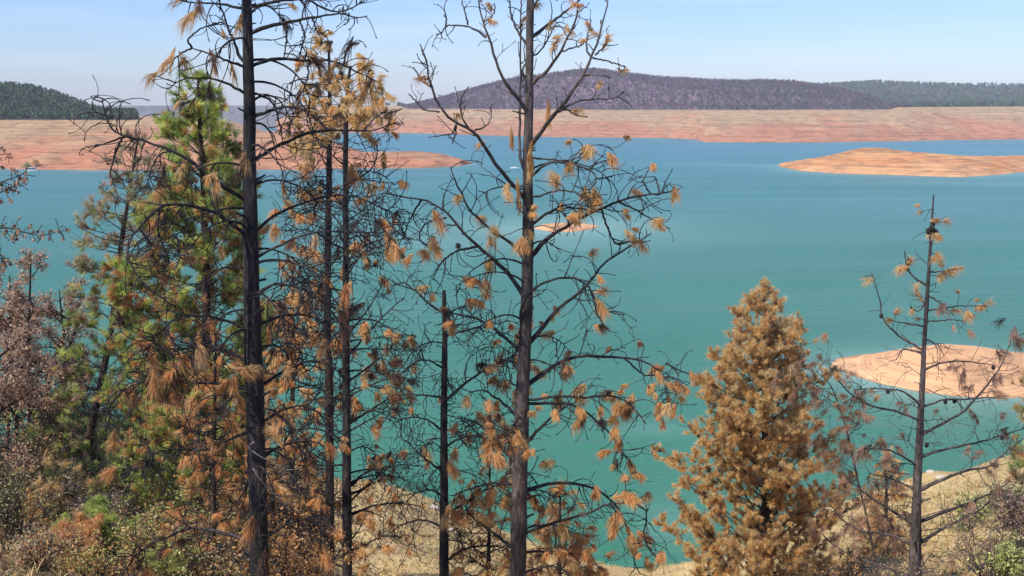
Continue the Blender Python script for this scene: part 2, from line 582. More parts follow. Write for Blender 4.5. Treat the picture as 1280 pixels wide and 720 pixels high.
# --- left headland, its plateau and the low tongue running right
FH = az_interp([(-900, 250), (-400, 225), (0, 211), (100, 212.5), (200, 213.5), (330, 212.5), (420, 211), (500, 210.5), (545, 209.5), (575, 207.5), (592, 204)])
TH = az_interp([(-900, 148), (0, 150), (100, 150), (200, 150), (290, 154), (330, 166), (365, 169), (400, 172), (430, 184), (455, 192), (500, 191), (522, 190.5), (550, 193.5), (575, 199), (592, 204)])
WH = az_val([(-900, 260), (0, 260), (200, 260), (300, 220), (400, 150), (450, 70), (550, 50), (592, 4)])
LH = az_val([(-900, 1300), (150, 1100), (250, 700), (320, 330), (400, 200), (450, 110), (550, 80), (592, 8)])
A = np.linspace(azel(-900, 300)[0], azel(592, 300)[0], 420)
S = np.concatenate([[-0.3, -0.1], np.linspace(0, 1, 60), np.linspace(1, 2, 60)[1:], [2.2]])
rf = 62 / np.tan(-FH(A))
rf = rf + np.interp(A, [A[0], A[-60], A[-1]], [1, 1, 0]) * 14 * vnoise(A * 60, A * 0)
W, LB = WH(A), LH(A)
rr = np.where(S[None] <= 1, rf[:, None] + W[:, None] * S[None], rf[:, None] + W[:, None] + (LB - W * 0.3)[:, None] * (S[None] - 1))
h = 62 + (rf + W) * np.tan(TH(A))
prof = np.interp(S, [-0.3, 0, 0.5, 0.85, 1.0, 1.6, 2.0, 2.2], [-0.2, 0, 0.56, 0.92, 1.0, 0.96, 0, -0.2])
ridge = az_interp([(-900, 60), (-400, 80), (-100, 98), (0, 112), (40, 114), (80, 126), (100, 132), (130, 142), (160, 147), (185, 150), (600, 210)])
zr = np.maximum(62 + (rf + W + 330) * np.tan(ridge(A)), h)
wr = np.exp(-((rr - (rf + W + 330)[:, None]) / 190.0) ** 2) * (S[None] > 1) * np.clip((S[None] - 1) * 8, 0, 1)
X, Y = rr * np.sin(A)[:, None], rr * np.cos(A)[:, None]
Z = h[:, None] * prof[None] + wr * (zr - h)[:, None]
amp = np.clip(h / 30, 0, 1)[:, None] * np.clip(np.sin(np.pi * np.clip(S, 0, 1)), 0, 1)[None]
Z = Z + amp * (-np.abs(fbm(X * 0.012, Y * 0.004 + 3)) * 15 + 3.6 + fbm(X * 0.05, Y * 0.05) * 1.6)
tag(build('headland', grid_buf(X, Y, Z), M['bank']), kind='structure')
shore_pts.append(np.stack([rf * np.sin(A), rf * np.cos(A)], 1))
HLA, HLr, HLZ, HLrf, HLW = A, rr, Z, rf, W

def headland_z(a, r):
    i = np.clip(np.searchsorted(HLA, a), 0, len(HLA) - 1)
    return np.array([np.interp(r_, HLr[k], HLZ[k]) for k, r_ in zip(np.atleast_1d(i), np.atleast_1d(r))])

# --- far shore with the burnt hill and the green ridge behind
FF = az_interp([(200, 166), (400, 165.5), (500, 166), (600, 169), (700, 171.5), (835, 172.6), (868, 174.4), (882, 177.6), (930, 178), (1030, 178), (1100, 177), (1160, 175.5), (1280, 174), (1500, 172), (2200, 172)])
TF = az_interp([(345, 164), (372, 140), (400, 132), (440, 132), (500, 132.5), (512, 136), (700, 137), (900, 137.5), (1112, 137), (1122, 134), (1280, 133), (1500, 133), (2200, 131)])
A = np.linspace(azel(350, 300)[0], azel(2200, 300)[0], 760)
rf = 62 / np.tan(-FF(A))
WF = 330.0
_rs = smooth1(rf, 81, 0)
ztop = 62 + (_rs + WF) * np.tan(TF(A))
burn = az_interp([(200, 140), (500, 138), (512, 134), (530, 128), (560, 121), (600, 111), (640, 102), (680, 96), (720, 91), (745, 89), (790, 95), (840, 100), (900, 102), (960, 103), (1010, 106), (1060, 114), (1100, 127), (1120, 138), (2200, 140)])
green = az_interp([(200, 140), (860, 140), (900, 112), (1000, 107), (1050, 105), (1100, 103), (1150, 104), (1200, 106), (1280, 107), (1500, 103), (2200, 98)])
RB, RG = 2750.0, 3900.0
zb = np.maximum(62 + RB * np.tan(burn(A)), ztop)
zg = np.maximum(62 + RG * np.tan(green(A)), ztop)
RS = np.concatenate([[-120, -40], np.linspace(0, WF, 40), np.linspace(WF, 2150, 100)[1:], [2500, 2900]])
rr = rf[:, None] + RS[None] + ((_rs - rf)[:, None] * np.clip(RS / WF, 0, 1)[None])
rf = _rs
base = np.interp(RS, [-120, 0, WF * 0.5, WF * 0.88, WF, 2600], [-0.3, 0, 0.56, 0.93, 1.0, 0.92])
Z = base[None] * ztop[:, None]
up = np.clip((RS - WF - 20) / 160, 0, 1)[None]
gb = np.where(rr < RB, np.exp(-((rr - RB) / 420) ** 2), np.exp(-((rr - RB) / 260) ** 2))
gg = np.where(rr < RG, np.exp(-((rr - RG) / 520) ** 2), 1.0)
X, Y = rr * np.sin(A)[:, None], rr * np.cos(A)[:, None]
Z = np.maximum(Z + up * gb * (zb - ztop)[:, None], Z + up * gg * (zg - ztop)[:, None])
amp = np.clip(np.sin(np.pi * np.clip(RS / WF, 0, 1)), 0, 1)[None]
Z = Z + amp * (-np.abs(fbm(X * 0.006, Y * 0.002 + 3)) * 26 + 6.5 + fbm(X * 0.03, Y * 0.03) * 2.0)
Z = Z + up * (fbm(X * 0.008, Y * 0.008) * 5 * np.clip((Z - ztop[:, None]) / 20, 0, 1))
tag(build('far_shore', grid_buf(X, Y, Z), M['bank']), kind='structure')
shore_pts.append(np.stack([rf * np.sin(A), rf * np.cos(A)], 1))
FSA, FSr, FSZ, FSrf = A, rr, Z, rf

def far_z(a, r):
    i = np.clip(np.searchsorted(FSA, a), 0, len(FSA) - 1)
    return np.array([np.interp(r_, FSr[k], FSZ[k]) for k, r_ in zip(np.atleast_1d(i), np.atleast_1d(r))])

# --- rockfill dam closing the lake behind the headland
m, n, b = material('rockfill')
nn = noise_node(n, 0.05, 6, geovec(n))
n.links.new(ramp(n, nn.outputs['Fac'], [(0.3, (0.13, 0.125, 0.125)), (0.7, (0.21, 0.2, 0.195))]), b.inputs['Base Color'])
b.inputs['Roughness'].default_value = 0.95
dm = Buf()
p0, p1 = azel(-200, 132)[0], azel(452, 132)[0]
Ad = np.linspace(p0, p1, 60)
zc = 62 + 2950 * math.tan(azel(300, 132)[1])
prof = [(2830, -6.0), (2940, zc), (2952, zc), (3060, -40.0)]
X = np.array([[r_ * math.sin(a) for r_, _ in prof] for a in Ad])
Y = np.array([[r_ * math.cos(a) for r_, _ in prof] for a in Ad])
Zd = np.array([[z_ for _, z_ in prof] for a in Ad])
o = build('dam', grid_buf(X, Y, Zd), m, smooth=False, origin=(X[30, 1], Y[30, 1], 0))
tag(o, 'long grey rockfill dam with a level crest closing the far end of the lake', 'dam')

# --- the ground sheet everything rests over, far below and beyond
m, n, b = material('valley_floor')
nn = noise_node(n, 0.001, 5, geovec(n))
n.links.new(ramp(n, nn.outputs['Fac'], [(0.35, (0.16, 0.14, 0.08)), (0.65, (0.24, 0.21, 0.13))]), b.inputs['Base Color'])
b.inputs['Roughness'].default_value = 0.95
g = Buf()
for r0, r1 in ((0.0, 2000.0), (2000.0, 7500.0)):
    aa = np.linspace(0, 2 * math.pi, 73)
    X = np.stack([r0 * np.sin(aa), r1 * np.sin(aa)], 1); Y = np.stack([r0 * np.cos(aa), r1 * np.cos(aa)], 1)
    gb_ = grid_buf(X, Y, np.full_like(X, -60.0))
    g.add(gb_.v[0], gb_.q[0])
tag(build('ground', g, m), kind='structure')

# --- lake
WA = np.linspace(R(-70), R(70), 561)
WR = 62 / np.tan(np.linspace(math.atan(62 / 50.0), math.atan(62 / 3000.0), 420))
X, Y = WR[None] * np.sin(WA)[:, None], WR[None] * np.cos(WA)[:, None]
sh = np.zeros_like(X)
def near(pts, reach, amount):
    global sh
    q = np.stack([X, Y], -1)
    d2 = np.full(X.shape, 1e12)
    for p in pts[::2]:
        d2 = np.minimum(d2, (X - p[0]) ** 2 + (Y - p[1]) ** 2)
    w = np.sqrt(d2) + 0.35 * reach * fbm(X / reach * 0.8, Y / reach * 0.8)
    sh = np.maximum(sh, amount * np.exp(-np.maximum(w, 0) / reach))
near(shore_pts[0], 11, 0.9); near(shore_pts[1], 9, 0.6)
near(shore_pts[2], 18, 0.75)
near(shore_pts[4], 40, 1.0); near(shore_pts[5], 36, 0.9)
near(shore_pts[6], 14, 0.5); near(shore_pts[7], 12, 0.4)
for (u, v_, su, sv, am) in ((560, 300, 130, 16, 0.42), (720, 305, 60, 12, 0.4), (815, 536, 60, 9, 0.28), (835, 655, 45, 30, 0.35), (560, 300, 60, 25, 0.3), (900, 205, 60, 1.5, 0.4), (1230, 230, 120, 2.0, 0.45)):
    a_, e_ = azel(u, v_)
    r_ = 62 / math.tan(-e_)
    q = ((np.arctan2(X, Y) - a_) * FPX / su) ** 2 + ((np.arctan(62 / np.hypot(X, Y)) + e_) * FPX / sv) ** 2
    sh = np.maximum(sh, am * np.exp(-q) * (0.85 + 0.5 * fbm(X * 0.02, Y * 0.02)))
_rw = np.hypot(X, Y)
_far_w = np.clip((np.log(_rw) - math.log(190)) / (math.log(1500) - math.log(190)) + 0.12 * fbm(X * 0.006, Y * 0.006), 0, 1) ** 1.9
col = np.stack([np.clip(sh, 0, 1), _far_w, _far_w * 0], -1)
m, n, b = material('lake_water')
at = n.nodes.new('ShaderNodeAttribute'); at.attribute_name = 'tone'
patch = noise_node(n, 0.008, 4, geovec(n, (0.6, 1.0, 1)))
asep = n.nodes.new('ShaderNodeSeparateColor')
n.links.new(at.outputs['Color'], asep.inputs[0])
water_c = ramp(n, patch.outputs['Fac'], [(0.3, (0.036, 0.168, 0.086)), (0.7, (0.048, 0.206, 0.112))])
water_c = mixc(n, asep.outputs[1], water_c, (0.050, 0.212, 0.222))      # base colour turns bluer with distance from the camera
n.links.new(mixc(n, asep.outputs[0], water_c, (0.22, 0.38, 0.29)), b.inputs['Base Color'])
wind = noise_node(n, 1.0, 4, geovec(n, (0.0022, 0.017, 1)), 0.6)
wr_ = n.nodes.new('ShaderNodeMapRange')             # wind lanes: rippled and calmer streaks
wr_.inputs['From Min'].default_value = 0.35
wr_.inputs['From Max'].default_value = 0.65
wr_.inputs['To Min'].default_value = 0.27
wr_.inputs['To Max'].default_value = 0.38
n.links.new(wind.outputs['Fac'], wr_.inputs['Value'])
n.links.new(wr_.outputs[0], b.inputs['Roughness'])
b.inputs['IOR'].default_value = 1.33
w1 = noise_node(n, 1.0, 4, geovec(n, (0.28, 0.75, 1)), 0.6)
w2 = noise_node(n, 1.0, 2, geovec(n, (0.05, 0.16, 1)), 0.5)
ad = n.nodes.new('ShaderNodeMath'); ad.operation = 'MULTIPLY_ADD'
ad.inputs[1].default_value = 2.5
n.links.new(w2.outputs['Fac'], ad.inputs[0]); n.links.new(w1.outputs['Fac'], ad.inputs[2])
bump(n, b, ad.outputs[0], 1.0, 0.7)
tag(build('lake', grid_buf(X, Y, np.zeros_like(X), col), m), kind='structure')

# --- woods on the far hills, each one mass
def wood(name, A_, R_, zf, hgt, wid, nq, cols, conifer, sz, w=None, mixg=None):
    b = Buf()
    K = len(A_)
    z0 = zf(A_, R_)
    h = hgt * rng.uniform(0.6, 1.25, K)
    wd = wid * rng.uniform(0.7, 1.3, K)
    con = rng.random(K) < conifer
    t = rng.random((K, nq)) ** 0.8
    rad = np.where(con[:, None], (1.02 - t) * 0.95, np.sqrt(np.clip(1 - (2 * t - 1) ** 2, 0.02, 1)))
    ph = rng.uniform(0, 2 * math.pi, (K, nq))
    q = np.sqrt(rng.random((K, nq))) * rad * wd[:, None] * 0.5
    x = (R_ * np.sin(A_))[:, None] + q * np.cos(ph)
    y = (R_ * np.cos(A_))[:, None] + q * np.sin(ph)
    z = z0[:, None] + h[:, None] * (0.12 + 0.88 * t)
    base_c = pick(cols, K, w)
    if mixg is not None:
        gsel = rng.random(K) < mixg
        base_c[gsel] = pick([(0.055, 0.085, 0.05), (0.075, 0.10, 0.055)], int(gsel.sum()))
    c = np.repeat(base_c * np.exp(rng.normal(0, 0.22, (K, 1))), nq, 0)
    leaves(b, np.stack([x, y, z], -1).reshape(-1, 3), sz, c, 0.15, 1.3)
    tr = np.stack([np.stack([R_ * np.sin(A_), R_ * np.cos(A_), z0 - 0.5], 1), np.stack([R_ * np.sin(A_), R_ * np.cos(A_), z0 + h * 0.9], 1)], 1)
    tubes(b, tr, np.tile([[0.28, 0.08]], (K, 1)), 3, (0.05, 0.04, 0.04), False)
    return tag(build(name, b, M['matte'], smooth=False), kind='stuff')

def scat(u0, u1, K, r0, r1, f, front=None):
    a = rng.uniform(azel(u0, 300)[0], azel(u1, 300)[0], K)
    return a, r0 + (r1 - r0) * rng.random(K) ** f

# headland wood: back from the top of the bank
a = rng.uniform(azel(-260, 300)[0], azel(178, 300)[0], 3000)
off = rng.random(3000) * 400
lim = np.interp(a, [azel(-260, 300)[0], azel(60, 300)[0], azel(120, 300)[0], azel(178, 300)[0]], [400, 400, 260, 90])
r = np.interp(a, HLA, HLrf) + np.interp(a, HLA, HLW) + 10 + off * lim / 400
wood('wood', a, r, headland_z, 11, 8.5, 46, [(0.06, 0.115, 0.040), (0.085, 0.14, 0.045), (0.11, 0.13, 0.05), (0.07, 0.095, 0.045)], 0.35, 1.9)
K = 9000
a = rng.uniform(azel(500, 300)[0], azel(1128, 300)[0], K)
r = np.interp(a, FSA, FSrf) + WF + 12 + rng.random(K) * np.maximum(RB + 60 - np.interp(a, FSA, FSrf) - WF, 300)
keep = fbm(r * np.sin(a) * 0.01, r * np.cos(a) * 0.01) < 0.75
a, r = a[keep], r[keep]
wood('burnt_wood', a, r, far_z, 8.0, 7.5, 15, [(0.135, 0.078, 0.10), (0.165, 0.095, 0.115), (0.09, 0.088, 0.07), (0.20, 0.12, 0.105)], 0.35, 2.0, [0.45, 0.3, 0.15, 0.1], np.clip((a - azel(820, 300)[0]) / 0.2, 0.04, 0.4))
K = 3600
a = rng.uniform(azel(980, 300)[0], azel(1420, 300)[0], K)
rs = np.where(a > azel(1118, 300)[0], np.interp(a, FSA, FSrf) + WF + 12, RB + 100)
r = rs + rng.random(K) ** 1.0 * (RG + 80 - rs)
wood('wood', a, r, far_z, 10.0, 11, 24, [(0.065, 0.12, 0.06), (0.085, 0.135, 0.06), (0.065, 0.10, 0.06)], 0.5, 3.0)

# soil under the woods is darker than the bare bank: a thin floor of litter on the plateaux
def floor_sheet(name, Aall, rall, Zall, r_lo, r_hi, a_lo, a_hi, colr):
    i = np.where((Aall >= a_lo) & (Aall <= a_hi))[0]
    T = np.linspace(0, 1, 90)
    X, Y, Zq = [], [], []
    for k in i:
        r_ = r_lo[k] + (r_hi[k] - r_lo[k]) * T + (3 + 8 * vnoise(np.array([k * 0.37]), np.array([1.5]))[0]) * (1 - T)
        X.append(r_ * math.sin(Aall[k])); Y.append(r_ * math.cos(Aall[k])); Zq.append(np.interp(r_, rall[k], Zall[k]) + 0.35)
    m, n, b = material(name + '_soil')
    q = noise_node(n, 0.02, 6, geovec(n))
    n.links.new(ramp(n, q.outputs['Fac'], [(0.3, tuple(0.6 * c for c in colr)), (0.55, colr), (0.75, tuple(min(1, 2.0 * c) for c in colr))]), b.inputs['Base Color'])
    b.inputs['Roughness'].default_value = 0.95
    tag(build(name, grid_buf(np.array(X), np.array(Y), np.array(Zq)), m), kind='structure')
floor_sheet('hill', FSA, FSr, FSZ, FSrf + WF + 6, FSrf * 0 + RB + 300, azel(503, 300)[0], azel(1120, 300)[0], (0.145, 0.092, 0.108))
floor_sheet('hill', FSA, FSr, FSZ, np.where(FSA > azel(1118, 300)[0], FSrf + WF + 6, RB + 200), FSrf * 0 + RG + 80, azel(880, 300)[0], azel(2200, 300)[0], (0.05, 0.055, 0.038))
floor_sheet('hill', HLA, HLr, HLZ, HLrf + HLW + 4, HLrf + HLW + 430 * np.interp(HLA, [azel(60, 300)[0], azel(120, 300)[0], azel(178, 300)[0]], [1, 0.6, 0.15]), azel(-900, 300)[0], azel(176, 300)[0], (0.05, 0.05, 0.032))

# --- single trees that stand out far away
def far_tree(u, v_top, r, hpx, label, group, zf, cols, wf=0.7):
    a, e = azel(u, v_top)
    x, y = r * math.sin(a), r * math.cos(a)
    z = float(zf(np.array([a]), np.array([r]))[0])
    top = 62 + r * math.tan(e)
    h = max(top - z, hpx * px(r))
    t = thing('tree', label, 'tree', (x, y, z), group)
    b = Buf()
    tubes(b, [[x, y, z - 0.5], [x, y, z + h * 0.5], [x, y, z + h * 0.9]], [0.4, 0.28, 0.1], 6)
    build('trunk', b, M['brownbark'], t)
    b = Buf()
    for k in range(7):
        c = np.array([x, y, z + h * rng.uniform(0.35, 0.88)]) + rng.normal(0, h * 0.13 * wf, 3) * np.array([1, 1, 0.3])
        leaves(b, c + rng.normal(0, 1, (60, 3)) * h * np.array([0.12, 0.12, 0.08]) * wf, 1.0, pick(cols, 60), 0.25, 1.3)
    build('crown', b, M['leaf'], t, smooth=False)
GR = [(0.022, 0.045, 0.026), (0.035, 0.058, 0.03)]
for u, vt, lab in ((7, 103, 'rounded green tree tallest at the left end of the ridge line'), (18, 105, 'green tree beside the tallest one on the left ridge line'),
                   (30, 107, 'narrow green tree third along the left ridge line'), (36, 110, 'small pointed green tree on the slope of the left ridge line'),
                   (74, 117, 'lone round green tree halfway down the left ridge line'), (90, 121, 'lowest lone green tree on the skyline above the dam end'),
                   (160, 135, 'green tree on the low point of the headland before the dam'), (148, 137, 'green tree clump left of the headland point before the dam')):
    a = azel(u, 300)[0]
    r = float(np.interp(a, HLA, HLrf) + np.interp(a, HLA, HLW)) + (330 if u < 100 else 40)
    far_tree(u, vt, r, 9, lab, 'trees standing out on the left ridge', headland_z, GR)
for u, vt, lab in ((466, 129.5, 'tiny dark tree leftmost on the far skyline beyond the dam end'), (472, 128.8, 'tiny dark tree second from left on the far skyline'),
                   (478, 127.6, 'tallest tiny tree of the row on the far skyline'), (483, 128.6, 'tiny broad tree right of the tallest on the far skyline'), (487, 129.2, 'tiny dark tree rightmost of the row on the far skyline')):
    a = azel(u, 300)[0]
    far_tree(u, vt, float(np.interp(a, FSA, FSrf)) + WF + 30, 3.4, lab, 'trees on the far skyline', far_z, GR, 1.3)

# --- boats
def box(b, x0, x1, y0, y1, z0, z1, bev=0.0, top=1.0):
    cx, cy = (x0 + x1) / 2, (y0 + y1) / 2
    v = []
    for z, k in ((z0, 1.0), (z1, top)):
        for x, y in ((x0, y0), (x1, y0), (x1, y1), (x0, y1)):
            v.append((cx + (x - cx) * k, cy + (y - cy) * k, z))
    b.add(v, [(3, 2, 1, 0), (4, 5, 6, 7), (0, 1, 5, 4), (1, 2, 6, 5), (2, 3, 7, 6), (3, 0, 4, 7)])

def plain(name, col, rough=0.5):
    m, n, b = material(name)
    q = noise_node(n, 3.0, 4, geovec(n))
    n.links.new(mixc(n, 1.0, ramp(n, q.outputs['Fac'], [(0.3, (0.85, 0.85, 0.85)), (0.7, (1, 1, 1))]), col, 'MULTIPLY'), b.inputs['Base Color'])
    b.inputs['Roughness'].default_value = rough
    return m
M['white'] = plain('white_paint', (0.8, 0.8, 0.78), 0.35)
M['dark'] = plain('dark_glass', (0.02, 0.025, 0.03), 0.15)
M['blue'] = plain('grey_hull', (0.25, 0.27, 0.3), 0.4)
def hull(b, L_, w, z0, z1):
    xs = np.linspace(-L_ / 2, L_ / 2, 9)
    ws = w / 2 * np.array([0.9, 1, 1, 1, 0.98, 0.9, 0.72, 0.42, 0.05])
    ring = np.stack([np.stack([xs, -ws, np.full(9, z1)], 1), np.stack([xs, -ws * 0.7, np.full(9, z0)], 1), np.stack([xs, ws * 0.7, np.full(9, z0)], 1), np.stack([xs, ws, np.full(9, z1)], 1)], 1)
    i = np.arange(36).reshape(9, 4)
    Q = [(i[k, j], i[k + 1, j], i[k + 1, (j + 1) % 4], i[k, (j + 1) % 4]) for k in range(8) for j in range(4)]
    b.add(ring.reshape(-1, 3), Q + [tuple(i[0]), tuple(i[8][::-1])])

def local(name, b, mat, parent):
    b.v = [x + wloc(parent) for x in b.v]
    return build(name, b, mat, parent, smooth=False)

def water_pt(u, v_):
    a, e = azel(u, v_)
    r = 62 / math.tan(-e)
    return np.array([r * math.sin(a), r * math.cos(a), 0.0])

t = thing('houseboat', 'white houseboat with flat canopy moored at the far bare shore', 'boat', water_pt(42, 213.6))
t.rotation_euler = (0, 0, 0.25)
b = Buf(); hull(b, 10.5, 3.6, -0.4, 0.9); local('hull', b, M['white'], t)
b = Buf(); box(b, -4.2, 1.6, -1.5, 1.5, 0.9, 2.9, top=0.96); cabin = local('cabin', b, M['white'], t)
for k in range(4):
    b = Buf(); box(b, -3.8 + k * 1.35, -2.8 + k * 1.35, -1.53, -1.46, 1.5, 2.4); local('window', b, M['dark'], cabin)
b = Buf(); box(b, -4.8, 3.6, -1.8, 1.8, 3.0, 3.2); local('canopy', b, M['white'], t)
for sx in (2.0, 3.4):
    for sy in (-1.6, 1.6):
        b = Buf(); tubes(b, [[sx, sy, 0.9], [sx, sy, 3.0]], [0.06, 0.06], 6); local('canopy_post', b, M['blue'], t)
b = Buf(); box(b, -5.4, -4.6, -0.4, 0.4, 0.2, 1.5, top=0.8); local('outboard_motor', b, M['dark'], t)
t = thing('motorboat', 'small white motorboat on open water beyond the tall central trunk', 'boat', water_pt(643, 210.5))
t.rotation_euler = (0, 0, -0.15)
b = Buf(); hull(b, 8.5, 2.6, -0.3, 1.0); local('hull', b, M['white'], t)
b = Buf(); box(b, -1.4, 1.6, -0.95, 0.95, 1.0, 2.0, top=0.7); cabin = local('cabin', b, M['white'], t)
b = Buf(); box(b, -0.9, 1.1, -0.90, -0.83, 1.3, 1.75); local('window', b, M['dark'], cabin)
b = Buf(); box(b, -4.7, -4.1, -0.3, 0.3, 0.1, 1.5, top=0.8); local('outboard_motor', b, M['dark'], t)

# yellow bush on the bank beside the houseboat
a, e = azel(44, 206)
rb_ = float(np.interp(a, HLA, HLrf)) + 12
far_tree(44, 199, rb_, 8, 'dry yellow bush on the bare bank above the houseboat', None, headland_z, [(0.80, 0.52, 0.20), (0.85, 0.58, 0.25)], 1.5)
far_tree(34, 204, rb_ - 4, 4, 'low olive bush on the shore left of the houseboat', None, headland_z, [(0.5, 0.45, 0.16), (0.6, 0.5, 0.2)], 1.6)

# --- air
m = bpy.data.materials.new('air')
m.use_nodes = True
n = m.node_tree
n.nodes.clear()
o_ = n.nodes.new('ShaderNodeOutputMaterial')
pv = n.nodes.new('ShaderNodeVolumePrincipled')
pv.inputs['Color'].default_value = (0.93, 0.95, 1.0, 1)
pv.inputs['Density'].default_value = 9.0e-5
pv.inputs['Anisotropy'].default_value = -0.3
n.links.new(pv.outputs[0], o_.inputs['Volume'])
b = Buf()
b.add([(x, y, z) for z in (-61, 190) for x, y in ((-7600, -7600), (7600, -7600), (7600, 7600), (-7600, 7600))], [(3, 2, 1, 0), (4, 5, 6, 7), (0, 1, 5, 4), (1, 2, 6, 5), (2, 3, 7, 6), (3, 0, 4, 7)])
tag(build('haze', b, m, smooth=False), kind='stuff')
# ------------------------------------------------------------------ trees
TAN = [(0.84, 0.55, 0.24), (0.80, 0.49, 0.20), (0.87, 0.61, 0.29), (0.72, 0.42, 0.16)]
RUST = [(0.76, 0.42, 0.17), (0.81, 0.47, 0.20), (0.64, 0.33, 0.13), (0.82, 0.53, 0.24)]
GOLD = [(0.88, 0.64, 0.29), (0.86, 0.59, 0.26), (0.88, 0.69, 0.37), (0.82, 0.52, 0.21)]
SCORCH = [(0.14, 0.085, 0.06), (0.22, 0.12, 0.075), (0.11, 0.07, 0.055)]
GREEN = [(0.54, 0.58, 0.15), (0.42, 0.51, 0.13), (0.64, 0.65, 0.19), (0.31, 0.41, 0.12)]
OLIVE = [(0.50, 0.50, 0.24), (0.57, 0.51, 0.29), (0.40, 0.43, 0.21)]
PINK = [(0.60, 0.40, 0.27), (0.52, 0.33, 0.22), (0.70, 0.49, 0.34), (0.40, 0.25, 0.17)]
DUST = [(0.48, 0.34, 0.21), (0.38, 0.26, 0.16), (0.56, 0.42, 0.27)]

def trunk_line(pts, d, n=46):
    """control points (u, v, width px) -> world polyline + radii, carried down to the ground"""
    w = np.array([np.r_[P(u, v, d), wd * 0.5 * px(d)] for u, v, wd in pts])
    e = w[-1].copy()
    gz = float(ground_z(e[0], e[1])) - 0.35
    if e[2] > gz + 0.3:
        lean = (w[-1, :2] - w[0, :2]) / max(w[0, 2] - w[-1, 2], 1)
        h = e[2] - gz
        w = np.vstack([w, np.r_[e[:2] + lean * h * 0.6, e[2] - h * 0.6, e[3] * 1.08], np.r_[e[:2] + lean * h, gz, e[3] * 1.45]])
    return resample(w, n)

def at_height(tl, z):
    o = np.argsort(tl[:, 2])
    return np.array([np.interp(z, tl[o, 2], tl[o, k]) for k in range(4)])

def side_twigs(limb, r0, k, lmin, lmax, curl, grav, up=0.0, n=7, lo=0.2, r=0.007, fwd=0.5, tip=0.0028):
    """K curved twigs along a limb polyline."""
    t = rng.uniform(lo, 1.0, k) ** 0.8
    f = t * (len(limb) - 1)
    i = np.minimum(f.astype(int), len(limb) - 2)
    s = limb[i] + (limb[i + 1] - limb[i]) * (f - i)[:, None]
    tan = norm(limb[i + 1] - limb[i])
    rd = rng.normal(0, 1, (k, 3))
    rd = norm(rd - tan * np.sum(rd * tan, -1, keepdims=True))
    d = norm(tan * fwd + rd + np.array([0, 0, up]))
    ln = rng.uniform(lmin, lmax, k) * (1.15 - 0.5 * t)
    p = twigs(s, d, ln, n, rng.uniform(0.25, 1.0, k) * curl, grav * rng.uniform(0.0, 1.5, k), 0.07)
    rr = np.linspace(1, 0, n)[None] * (r - tip) * rng.uniform(0.7, 1.25, (k, 1)) + tip
    rr[:, -1] = tip * 1.9                      # the burnt bud at the tip
    return p, rr

class Style:
    def __init__(s, **k):
        s.tw, s.lmin, s.lmax, s.curl, s.grav, s.up = 7.0, 0.25, 0.8, 1.8, -0.5, 0.0
        s.r, s.sub, s.tuft, s.tlen, s.nb, s.spread, s.droop, s.tw_w = 0.0095, 0.9, 0.3, 0.24, 60, 0.6, 1.0, 0.007
        s.cols, s.weights, s.down, s.lo, s.black, s.fwd, s.tipr = TAN, None, 0.9, 0.2, 0.1, 0.5, 0.0045
        s.back, s.twin = 0.65, 0.55
        s.__dict__.update(k)

def make_branch(tree, limb, r0, r1, st, bmat, label=None, density=1.0, tuft=None):
    """one limb with its twigs as a part; its needles as a sub-part"""
    n = len(limb)
    L_ = np.linalg.norm(np.diff(limb, axis=0), axis=1).sum()
    LIMBPTS.append(limb[2:])
    b = Buf()
    rad = r0 + (r1 - r0) * np.linspace(0, 1, n) ** 0.8
    rad = rad * np.exp(rng.normal(0, 0.05, n))
    tubes(b, limb, rad, 6, lump=0.05)
    k = max(2, int(L_ * st.tw * density + rng.random()))
    p, rr = side_twigs(limb, r0, k, st.lmin, st.lmax, st.curl, st.grav, st.up, lo=st.lo, r=st.r, fwd=st.fwd, tip=st.tipr)
    tubes(b, p, rr, 4)
    ends, edir = [p[:, -1], limb[-1:]], [p[:, -1] - p[:, -3], limb[-1:] - limb[-2:-1]]
    m_ = int(k * st.sub)
    if m_ > 0:
        j = rng.integers(0, k, m_)
        f = rng.integers(1, p.shape[1] - 1, m_)
        s = p[j, f]
        tn = norm(p[j, f + 1] - p[j, f])
        rd = norm(rng.normal(0, 1, (m_, 3)))
        q = twigs(s, norm(tn * 0.6 + rd + np.array([0, 0, st.up])), rng.uniform(0.3, 0.7, m_) * (st.lmin + st.lmax) * 0.5, 5, rng.uniform(0.3, 1, m_) * st.curl * 0.8, st.grav * 0.8, 0.12)
        r2 = np.linspace(st.r * 0.6, st.tipr * 0.9, 5)[None].repeat(m_, 0)
        r2[:, -1] = st.tipr * 1.7
        tubes(b, q, r2, 3)
        ends.append(q[:, -1]); edir.append(q[:, -1] - q[:, -3])
    o = build('branch', b, bmat, tree)
    if label:
        o['label'] = label
    ends, edir = np.concatenate(ends), norm(np.concatenate(edir))
    pt = (st.tuft if tuft is None else tuft) * 0.75
    keep = rng.random(len(ends)) < pt
    ends, edir = ends[keep], edir[keep]
    if len(ends):
        nb = Buf()
        K = len(ends)
        d = norm(edir + np.array([0, 0, -1.0]) * st.down * rng.uniform(0.5, 1.3, (K, 1)))
        c = None
        twin = rng.random(K) < st.twin               # ragged clumps: a second, shorter bunch a little back along the shoot
        ends = np.vstack([ends, ends[twin] - edir[twin] * rng.uniform(0.05, 0.16, (int(twin.sum()), 1))])
        d = np.vstack([d, norm(d[twin] + rng.normal(0, 0.45, (int(twin.sum()), 3)))])
        K = len(ends)
        c = pick(st.cols, K, st.weights)
        blk = rng.random(K) < st.black
        c[blk] = pick(SCORCH, int(blk.sum()))
        ln = st.tlen * rng.uniform(0.55, 1.35, K)
        tufts(nb, ends, d, ln, st.nb, st.spread, st.droop, st.tw_w, c, st.back)
        build('needles', nb, M['needles'], o)
    return o

